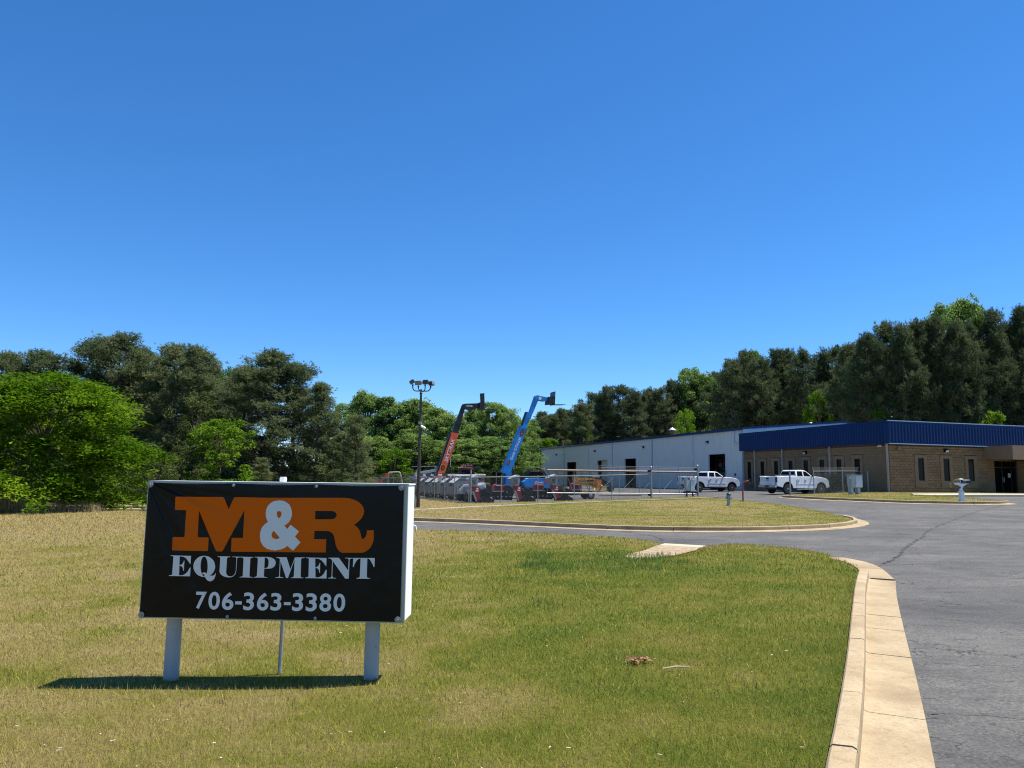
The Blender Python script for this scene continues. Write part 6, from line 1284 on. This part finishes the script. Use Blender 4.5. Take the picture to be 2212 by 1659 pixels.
P = {
    'pine': [pine_proto(s, .06, 135, 5, 14, 7, .30, .028, sh) for s, sh in ((1, 'round'), (2, 'round'), (3, 'cone'))],
    'pine_small': [pine_proto(s, .05, 80, 5, 12, 7, .36, .03, 'cone') for s in (8,)],
    'pine_far': [pine_proto(s, cb, 100, 4, 12, 6, .40, .036, sh, mat='pine_dark') for s, sh, cb in ((11, 'round', .32), (12, 'cone', .25), (13, 'round', .42), (14, 'cone', .35), (15, 'round', .25))],
    'leafy': [leafy_proto(s, 85, 130, .15, 'leaves_bright') for s in (21, 22)],
    'leafy_dull': [leafy_proto(s, 85, 130, .14, 'leaves_dull') for s in (25,)],
    'leafy_far': [leafy_proto(s, 250, 85, .17, 'leaves_green', H=13) for s in (31, 32, 33)],
    'leafy_bright': [leafy_proto(s, 70, 75, .22, 'leaves_bright') for s in (41, 42)],
    'cypress': [leafy_proto(51, 320, 160, .115, 'leaves_cypress', H=8.0, Wd=4.9, low=.08, spray=True, box=.32)],
}
TREES = [
    ('pine', -51.7, 78.0, 15.0, 3.5), ('pine', -46.7, 76.0, 14.9, 3.3), ('pine', -56.8, 80.0, 14.8, 3.9), ('pine', -44.1, 80.0, 16.7, 3.9), ('pine', -40.3, 78.0, 17.1, 3.8), ('pine', -39.1, 82.0, 16.4, 3.7),
    ('pine', -34.4, 78.0, 15.9, 3.5), ('pine', -31.4, 76.0, 15.3, 3.4), ('pine', -31.0, 80.0, 14.3, 2.9), ('pine', -22.3, 70.0, 13.9, 4.0), ('pine', -20.7, 73.0, 13.1, 3.3), ('pine', -17.7, 70.0, 10.8, 2.5),
    ('pine', -25.7, 74.0, 13.0, 3.1), ('pine_small', -13.0, 66.0, 7.4, 2.1), ('pine_small', -15.2, 69.0, 6.1, 2.1), ('pine_small', -17.9, 56.0, 3.5, 1.4), ('cypress', -26.5, 44.0, 8.0, 5.0), ('leafy', -22.6, 60.0, 6.6, 3.2),
    ('leafy_dull', -24.7, 58.0, 4.4, 2.1), ('leafy', -32.9, 88.0, 14.7, 1.9), ('leafy_dull', -24.6, 54.0, 3.4, 1.8), ('leafy_dull', -29.5, 72.0, 10.1, 2.6), ('leafy_far', -25.3, 115.9, 13.3, 2.9), ('leafy_far', -22.6, 118.4, 15.3, 3.2),
    ('leafy_far', -19.2, 117.0, 14.2, 3.0), ('leafy_far', -16.8, 118.8, 13.6, 2.9), ('leafy_far', -14.4, 119.0, 14.0, 3.2), ('leafy_far', -11.1, 114.5, 12.1, 2.8), ('leafy_far', -8.3, 114.1, 11.1, 2.9), ('leafy_far', -5.5, 120.7, 12.6, 3.1),
    ('leafy_far', -2.8, 116.1, 13.0, 2.9), ('leafy_far', -0.5, 115.9, 12.1, 2.8), ('leafy_far', 1.8, 122.0, 10.8, 2.8), ('leafy_far', -22.4, 107.8, 8.5, 2.9), ('leafy_far', -19.5, 110.0, 7.9, 3.2), ('leafy_far', -13.3, 107.9, 8.0, 3.1),
    ('leafy_far', -10.1, 108.8, 7.0, 2.9), ('leafy_far', -6.7, 105.9, 7.1, 3.1), ('leafy_far', -3.6, 108.8, 7.5, 3.1), ('leafy_far', 0.0, 110.2, 6.8, 3.0), ('leafy_bright', -14.4, 96.0, 5.5, 2.7), ('pine_far', 4.1, 150.2, 12.8, 3.1),
    ('pine_far', 7.3, 152.4, 14.0, 3.1), ('pine_far', 10.1, 151.7, 15.1, 3.1), ('pine_far', 12.7, 145.6, 15.5, 3.0), ('pine_far', 16.6, 152.6, 18.4, 3.1), ('pine_far', 18.7, 150.9, 19.4, 3.1), ('pine_far', 21.0, 148.0, 19.3, 3.0),
    ('pine_far', 23.3, 145.3, 17.7, 3.0), ('pine_far', 27.4, 153.7, 18.7, 3.1), ('pine_far', 29.0, 149.7, 18.8, 3.1), ('pine_far', 31.8, 152.2, 20.7, 3.1), ('pine_far', 34.4, 153.8, 20.0, 3.1), ('pine_far', 37.3, 152.1, 21.0, 3.1),
    ('pine_far', 40.7, 154.2, 22.7, 3.2), ('pine_far', 37.9, 132.9, 22.0, 3.4), ('pine_far', 41.7, 137.0, 24.1, 3.5), ('pine_far', 43.4, 133.4, 22.2, 3.4), ('pine_far', 48.4, 138.4, 24.6, 3.5), ('pine_far', 50.3, 137.8, 24.8, 3.5),
    ('pine_far', 50.4, 130.0, 23.2, 3.3), ('pine_far', 53.6, 130.4, 22.8, 3.3), ('pine_far', 56.5, 131.2, 23.9, 3.3), ('pine_far', 49.4, 110.7, 20.9, 3.2), ('pine_far', 49.3, 105.4, 21.7, 3.0), ('pine_far', 52.5, 107.3, 23.6, 3.1),
    ('pine_far', 53.4, 104.0, 22.3, 3.0), ('pine_far', 57.1, 106.1, 23.5, 3.1), ('pine_far', 58.7, 104.9, 23.9, 3.0), ('pine_far', 61.1, 104.5, 23.1, 3.0), ('pine_far', 65.0, 106.9, 23.2, 3.1), ('pine_far', 67.8, 106.8, 25.2, 3.1),
    ('pine_far', 71.9, 110.0, 24.2, 3.2), ('pine_far', 72.6, 107.8, 26.1, 3.1), ('pine_far', 76.9, 110.3, 27.7, 3.2), ('pine_far', 79.7, 109.6, 26.2, 3.2), ('leafy_far', 35.9, 154.0, 23.6, 4.2), ('leafy_far', 38.7, 152.0, 21.9, 3.5),
    ('leafy_far', 43.6, 138.0, 24.1, 3.2), ('leafy_far', 63.9, 112.0, 27.3, 3.4), ('leafy_far', 67.6, 112.0, 28.0, 3.2), ('leafy_far', 60.6, 112.0, 24.2, 3.0), ('leafy_bright', 27.6, 122.0, 12.0, 2.6), ('leafy_bright', 7.0, 141.0, 8.6, 2.9),
    ('leafy_bright', 45.8, 114.0, 14.2, 2.6), ('leafy_bright', 63.2, 100.0, 10.1, 2.4), ('leafy_bright', 12.8, 146.0, 12.7, 2.6), ('leafy_bright', 50.0, 104.0, 10.7, 1.9), ('pine_far', 6.4, 168.6, 16.2, 3.7), ('pine_far', 10.0, 176.0, 15.9, 3.8),
    ('pine_far', 12.6, 169.1, 16.6, 3.7), ('pine_far', 16.6, 169.8, 17.6, 3.7), ('pine_far', 19.6, 176.9, 17.4, 3.8), ('pine_far', 22.6, 171.1, 17.4, 3.7), ('pine_far', 26.7, 174.7, 20.2, 3.8), ('pine_far', 31.3, 173.1, 21.5, 3.8),
    ('pine_far', 32.9, 170.3, 18.6, 3.7), ('pine_far', 38.2, 172.1, 18.1, 3.7), ('pine_far', 40.9, 167.8, 20.7, 3.6), ('pine_far', 44.1, 169.0, 22.3, 3.7), ('pine_far', 42.9, 152.6, 22.1, 3.7), ('pine_far', 46.3, 154.1, 21.6, 3.7),
    ('pine_far', 51.5, 154.8, 21.6, 3.7), ('pine_far', 55.3, 157.4, 23.1, 3.8), ('pine_far', 59.0, 157.2, 23.0, 3.8), ('pine_far', 62.4, 155.3, 22.8, 3.7), ('pine_far', 65.2, 154.0, 23.4, 3.7), ('pine_far', 58.1, 128.5, 23.8, 3.6),
    ('pine_far', 60.4, 128.8, 24.2, 3.6), ('pine_far', 63.9, 129.3, 23.7, 3.6), ('pine_far', 66.4, 127.7, 23.4, 3.5), ('pine_far', 71.9, 130.1, 24.7, 3.6), ('pine_far', 71.6, 123.6, 24.6, 3.4), ('pine_far', 75.7, 125.5, 22.0, 3.5),
    ('pine_far', 79.2, 126.2, 23.3, 3.5), ('pine_far', 82.7, 126.7, 24.2, 3.5), ('pine_far', 86.3, 126.8, 24.3, 3.5), ('pine_far', 91.2, 128.7, 25.5, 3.6), ('pine', -68.8, 95.8, 15.9, 4.0), ('pine', -65.0, 95.5, 16.0, 4.0),
    ('pine', -61.4, 94.8, 14.8, 4.0), ('pine', -61.8, 100.7, 16.5, 4.2), ('pine', -54.8, 95.4, 14.5, 4.0), ('pine', -54.6, 101.1, 15.8, 4.3), ('pine', -47.8, 95.0, 16.0, 4.0), ('pine', -46.8, 100.5, 16.9, 4.2),
    ('pine', -41.0, 96.2, 16.3, 4.1), ('pine', -39.1, 100.5, 15.8, 4.2), ('pine', -34.6, 96.3, 16.4, 4.1),
]
NAMES = {'pine': ('pine_tree', 'pine'), 'pine_small': ('pine_tree', 'pine'), 'pine_far': ('pine_tree', 'pine'), 'leafy': ('broadleaf_tree', 'tree'), 'leafy_dull': ('broadleaf_tree', 'tree'), 'leafy_far': ('broadleaf_tree', 'tree'), 'leafy_bright': ('broadleaf_tree', 'tree'), 'cypress': ('broadleaf_tree', 'tree')}
ORD = 'first second third fourth fifth sixth seventh eighth ninth tenth eleventh twelfth thirteenth fourteenth fifteenth sixteenth seventeenth eighteenth nineteenth twentieth'.split()
ORD += ['twenty-' + q for q in ORD[:9]] + ['thirtieth'] + ['thirty-' + q for q in ORD[:9]]
TG = {}
for i, (kind, x, y, h, w) in enumerate(TREES):
    back = 'rear ' if ((kind == 'pine' and y > 90) or (kind == 'pine_far' and ((x < 50 and y > 164) or (x >= 28 and 150 < y <= 164) or (x > 50 and y > 118)))) else ''
    if kind == 'cypress': k_ = ('big bright green feathery tree spreading over the edge of the near lawn', None)
    elif kind == 'pine_small': k_ = ('small bushy dark pine in front of the taller side pines, %s from the left', 'small pines before the side wood')
    elif kind == 'pine': k_ = ('half hidden dark pine of the rear row in the side wood, %s from the left', 'rear pines of the side wood') if back else ('dark rounded pine at the front of the side wood, %s from the left', 'front pines of the side wood')
    elif kind == 'pine_far':
        wh = 'office building' if x > 44 and y < 145 else 'warehouse'
        k_ = ('half hidden dark pine of the rear row behind the %s, ' % wh + '%s from the left', 'rear pines behind the ' + wh) if back else ('tall dark pine of the front row behind the %s, ' % wh + '%s from the left', 'front pines behind the ' + wh)
    elif kind == 'leafy_dull': k_ = ('dull olive green leafy tree beside the side pines, %s from the left', 'dull leafy trees of the side wood')
    elif kind == 'leafy': k_ = ('fresh light green leafy tree among the dark side pines, %s from the left', 'light green trees among the side pines')
    elif kind == 'leafy_far': k_ = (('tall mid green leafy tree behind the rental yard, %s from the left' if y > 112 else 'lower mid green leafy tree behind the rental yard, %s from the left') if x < 6 else 'light green leafy crown rising among the dark back pines, %s from the left', ('tall' if y > 112 else 'lower') + ' leafy trees behind the yard' if x < 6 else 'leafy crowns among the back pines')
    else: k_ = ('small yellow green leafy tree standing before the dark wood, %s from the left', 'small bright trees before the wood')
    TG.setdefault(k_, []).append((x / y, i))
TLAB = {}
for (lb, gp), mem in TG.items():
    for n_, (_, i) in enumerate(sorted(mem)): TLAB[i] = (lb % ORD[n_] if '%s' in lb else lb, gp)
tr_rnd = random.Random(5)
for i, (kind, x, y, h, w) in enumerate(TREES):
    nm, cat = NAMES[kind]; pr = P[kind]; tm, cm = pr[i % len(pr)]
    zone = 'left' if x < -18 else ('mid' if x < 4 else ('back' if x < 52 and y > 115 else 'right'))
    lab, grp = TLAB[i]
    w *= {'pine_far': 1.22, 'leafy_far': 1.28, 'pine': 1.15}.get(kind, 1.0)
    o = empty(nm, G(x, y, -.1), tr_rnd.uniform(0, 6.28), lab, cat, grp); o.scale = (w * tr_rnd.uniform(.95, 1.1), w * tr_rnd.uniform(.95, 1.1), h)
    link('trunk', tm, o); link('crown', cm, o)

# undergrowth along the foot of the woods: a mass nobody could count
rg = np.random.default_rng(77)
def undergrowth(name, label, line, depth, hmax, n, size, mat):
    L = np.array(smooth_line(line, 1.0)); s = rg.integers(0, len(L), n); d = np.gradient(L, axis=0); d /= np.linalg.norm(d, axis=1)[:, None]; nr = np.stack([-d[:, 1], d[:, 0]], 1)
    nc = n // 60; cs = rg.integers(0, len(L), nc); off = rg.random(nc) * depth; cp_ = L[cs] + nr[cs] * off[:, None]; ch = hmax * (.25 + .75 * rg.random(nc)) * (.5 + .5 * off / depth)
    k = rg.integers(0, nc, n); w_ = unit(rg.normal(size=(n, 3))); q = np.zeros((n, 3)); hh = ch[k] * rg.random(n) ** .7
    q[:, :2] = cp_[k] + w_[:, :2] * rg.uniform(.3, 1.3, (n, 1)); q[:, 2] = terr_np(q[:, 0], q[:, 1]) + hh
    V, F, T_ = leaf_quads(rg, q, size, w_ + np.array([0, 0, .5]), np.clip(rg.normal(.45, .2, nc), 0, 1)[k], 1.5)
    tag(link(name, tri_mesh(name, V, F, mat, T_)), label, 'undergrowth', kind='stuff')
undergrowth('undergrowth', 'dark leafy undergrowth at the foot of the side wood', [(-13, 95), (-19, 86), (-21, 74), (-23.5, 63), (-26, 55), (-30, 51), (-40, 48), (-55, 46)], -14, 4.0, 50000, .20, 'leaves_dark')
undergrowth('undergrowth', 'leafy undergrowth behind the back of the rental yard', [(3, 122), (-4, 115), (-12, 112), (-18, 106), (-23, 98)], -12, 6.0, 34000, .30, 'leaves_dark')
undergrowth('undergrowth', 'dark undergrowth in the wood behind the two buildings', [(75, 88), (58, 92), (50, 100), (44, 112), (40, 128), (33, 146), (12, 148), (2, 140)], -16, 7.5, 30000, .36, 'leaves_dark')
undergrowth('undergrowth', 'green saplings in the wood behind the office, sunlight put into their leaf colour', [(75, 90), (58, 94), (51, 102), (45, 114)], -10, 8.5, 9000, .30, 'leaves_green')  # brighter leaf colour paints the sunlit patches of the understory
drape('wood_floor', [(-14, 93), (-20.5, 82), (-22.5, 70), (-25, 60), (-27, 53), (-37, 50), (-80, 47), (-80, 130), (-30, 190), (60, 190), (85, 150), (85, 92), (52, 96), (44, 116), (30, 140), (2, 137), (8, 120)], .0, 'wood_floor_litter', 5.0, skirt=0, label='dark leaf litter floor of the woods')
# dry tall grass clumps at the left end of the lawn
def dry_clump(x, y, n, h, sp, label):
    a = rg.uniform(0, 2 * PI, n); b_ = np.stack([x + rg.normal(0, sp, n), y + rg.normal(0, sp, n)], 1); z = terr_np(b_[:, 0], b_[:, 1]) + .08; B = np.c_[b_, z]
    ln = h * rg.uniform(.5, 1.1, n); lean = rg.uniform(.05, .55, n); Tt = B + np.c_[np.cos(a) * lean * ln, np.sin(a) * lean * ln, ln]; s = np.c_[-np.sin(a), np.cos(a), np.zeros(n)] * .012
    V = np.stack([B - s, B + s, Tt], 1).reshape(-1, 3); tag(link('dry_grass_clump', tri_mesh('dry_grass_clump', V, np.arange(len(V)).reshape(-1, 3), 'dry_stalks', rg.random(n))), label, 'dry grass', 'dry grass clumps at the wood edge')
for i, (x, y, h, sp) in enumerate(((-26.6, 40.3, 1.5, .25), (-25.9, 40.6, 1.35, .3), (-24.9, 41.0, 1.0, .33), (-24.1, 41.4, .8, .35), (-23.2, 41.8, .75, .28), (-22.6, 42.2, .6, .22), (-27.6, 40.0, 1.0, .4))):
    dry_clump(x, y, 240, h, sp, ('tall pale dry grass clump at the far left lawn edge', 'leaning pale dry grass clump second from the picture edge', 'bushy dry grass clump third from the picture edge', 'brownish dry grass clump fourth from the picture edge', 'low brownish dry stalks fifth from the picture edge', 'lowest dry stalks nearest the trunk of the bright tree', 'dry grass clump at the very edge of the picture')[i])
for (x, y, h, sp) in ():
    pass

# ------------------------------------------------------------------ grass blades of the lawns
def blades(name, poly, taper, zones, label):
    Vs, Fs, Ts = [], [], []; n0 = 0
    for (x0, x1, y0, y1, dens, ln, wd) in zones:
        n = int((x1 - x0) * (y1 - y0) * dens); X = rg.uniform(x0, x1, n); Y = rg.uniform(y0, y1, n)
        ok = in_poly(X, Y, poly) & (np.abs(X - 0) < Y * .70 + 1.2); X, Y = X[ok], Y[ok]; n = len(X)
        H = .115 * np.ones(n)
        if taper is not None: H = .015 + .10 * np.clip(seg_dist(X, Y, taper) / .7, 0, 1)
        B = np.c_[X, Y, terr_np(X, Y) + H - .006]; a = rg.uniform(0, 2 * PI, n); lean = np.abs(rg.normal(.8, .6, n)); L = ln * 1.15 * rg.uniform(.5, 1.25, n) * (1 + .8 * (rg.random(n) > .97))
        w = wd * rg.uniform(.6, 1.3, n); f = rg.uniform(0, 2 * PI, n)
        s = np.c_[np.cos(f), np.sin(f), np.zeros(n)] * w[:, None] / 2; tip = B + np.c_[np.cos(a) * lean, np.sin(a) * lean, np.ones(n)] * L[:, None] / np.sqrt(1 + lean[:, None] ** 2)
        Vs.append(np.stack([B - s, B + s, tip], 1).reshape(-1, 3)); Ts.append(np.where(rg.random(n) < .28, rg.uniform(.4, 1, n), rg.uniform(0, .25, n)))
    V = np.concatenate(Vs); tag(link(name, tri_mesh(name, V, np.arange(len(V)).reshape(-1, 3), 'grass_blade', np.concatenate(Ts))), label, 'grass', kind='stuff')
blades('grass', lawn1, tap1, [(-5, 2.9, 4.0, 6.2, 5200, .042, .0042), (-6.5, 4.2, 6.2, 9.0, 3000, .046, .006), (-9.5, 5.8, 9.0, 13.5, 1300, .05, .009), (-14, 7.2, 13.5, 20, 520, .055, .014), (-20, 5, 20, 30, 220, .06, .022), (-30, -8, 30, 45, 90, .07, .035)], 'short green and straw grass of the near lawn')
blades('grass', lawn2, isl_edge, [(-8, 15.5, 26, 38, 200, .042, .022), (-12, 15.5, 38, 60, 90, .045, .034)], 'short dry grass of the island lawn')
blades('grass', lawn3, None, [(17, 40, 40, 62, 90, .045, .034)], 'short grass of the office lawn')
# lusher tufts in the wet dip and along the kerb
def tufts(pts, n, h, wd, sp, label):
    Vs = []; Ts = []
    for (x, y) in pts:
        B2 = np.c_[x + rg.normal(0, sp, n), y + rg.normal(0, sp, n)]; ok = in_poly(B2[:, 0], B2[:, 1], lawn1); B2 = B2[ok]; k = len(B2)
        B = np.c_[B2, terr_np(B2[:, 0], B2[:, 1]) + .10]; a = rg.uniform(0, 2 * PI, k); le = np.abs(rg.normal(.3, .25, k)); L = h * rg.uniform(.5, 1.2, k); f = rg.uniform(0, 2 * PI, k); s = np.c_[np.cos(f), np.sin(f), np.zeros(k)] * wd / 2
        Vs.append(np.stack([B - s, B + s, B + np.c_[np.cos(a) * le, np.sin(a) * le, np.ones(k)] * L[:, None]], 1).reshape(-1, 3)); Ts.append(np.clip(rg.normal(.35, .2, k), 0, 1))
    V = np.concatenate(Vs); tag(link('grass', tri_mesh('grass', V, np.arange(len(V)).reshape(-1, 3), 'leaves_green', np.concatenate(Ts))), label, 'grass', kind='stuff')
tufts([(rg.uniform(.2, 3.4), rg.uniform(14.3, 17.6)) for _ in range(75)] + [(rg.uniform(-2.5, 1), rg.uniform(10.5, 15)) for _ in range(14)], 38, .11, .011, .16, 'lusher green tufts in the dip below the concrete apron')
tufts([(np.interp(y, [4.5, 5.96, 7.48, 9.05, 11.86, 13.46], [1.77, 2.47, 3.18, 3.9, 5.2, 5.98]) - .06, y) for y in np.arange(4.2, 13.4, .11)], 16, .05, .006, .05, 'green grass fringe hanging over the back of the kerb')

# low dark shrub against the office wall
tm, cm = leafy_proto(61, 40, 90, .12, 'leaves_dark', H=1.2, Wd=1.0, low=.0)
lx, ly = -.9, 4.9; c, sn = math.cos(BR), math.sin(BR); wx, wy = BLD[0] + c * lx - sn * ly, BLD[1] + sn * lx + c * ly
o = empty('shrub', G(wx, wy, 0), 0, 'low dark shrub against the office wall in front of the pickup', 'shrub'); o.scale = (1.0, 1.0, 1.15); link('stem', tm, o); link('foliage', cm, o)
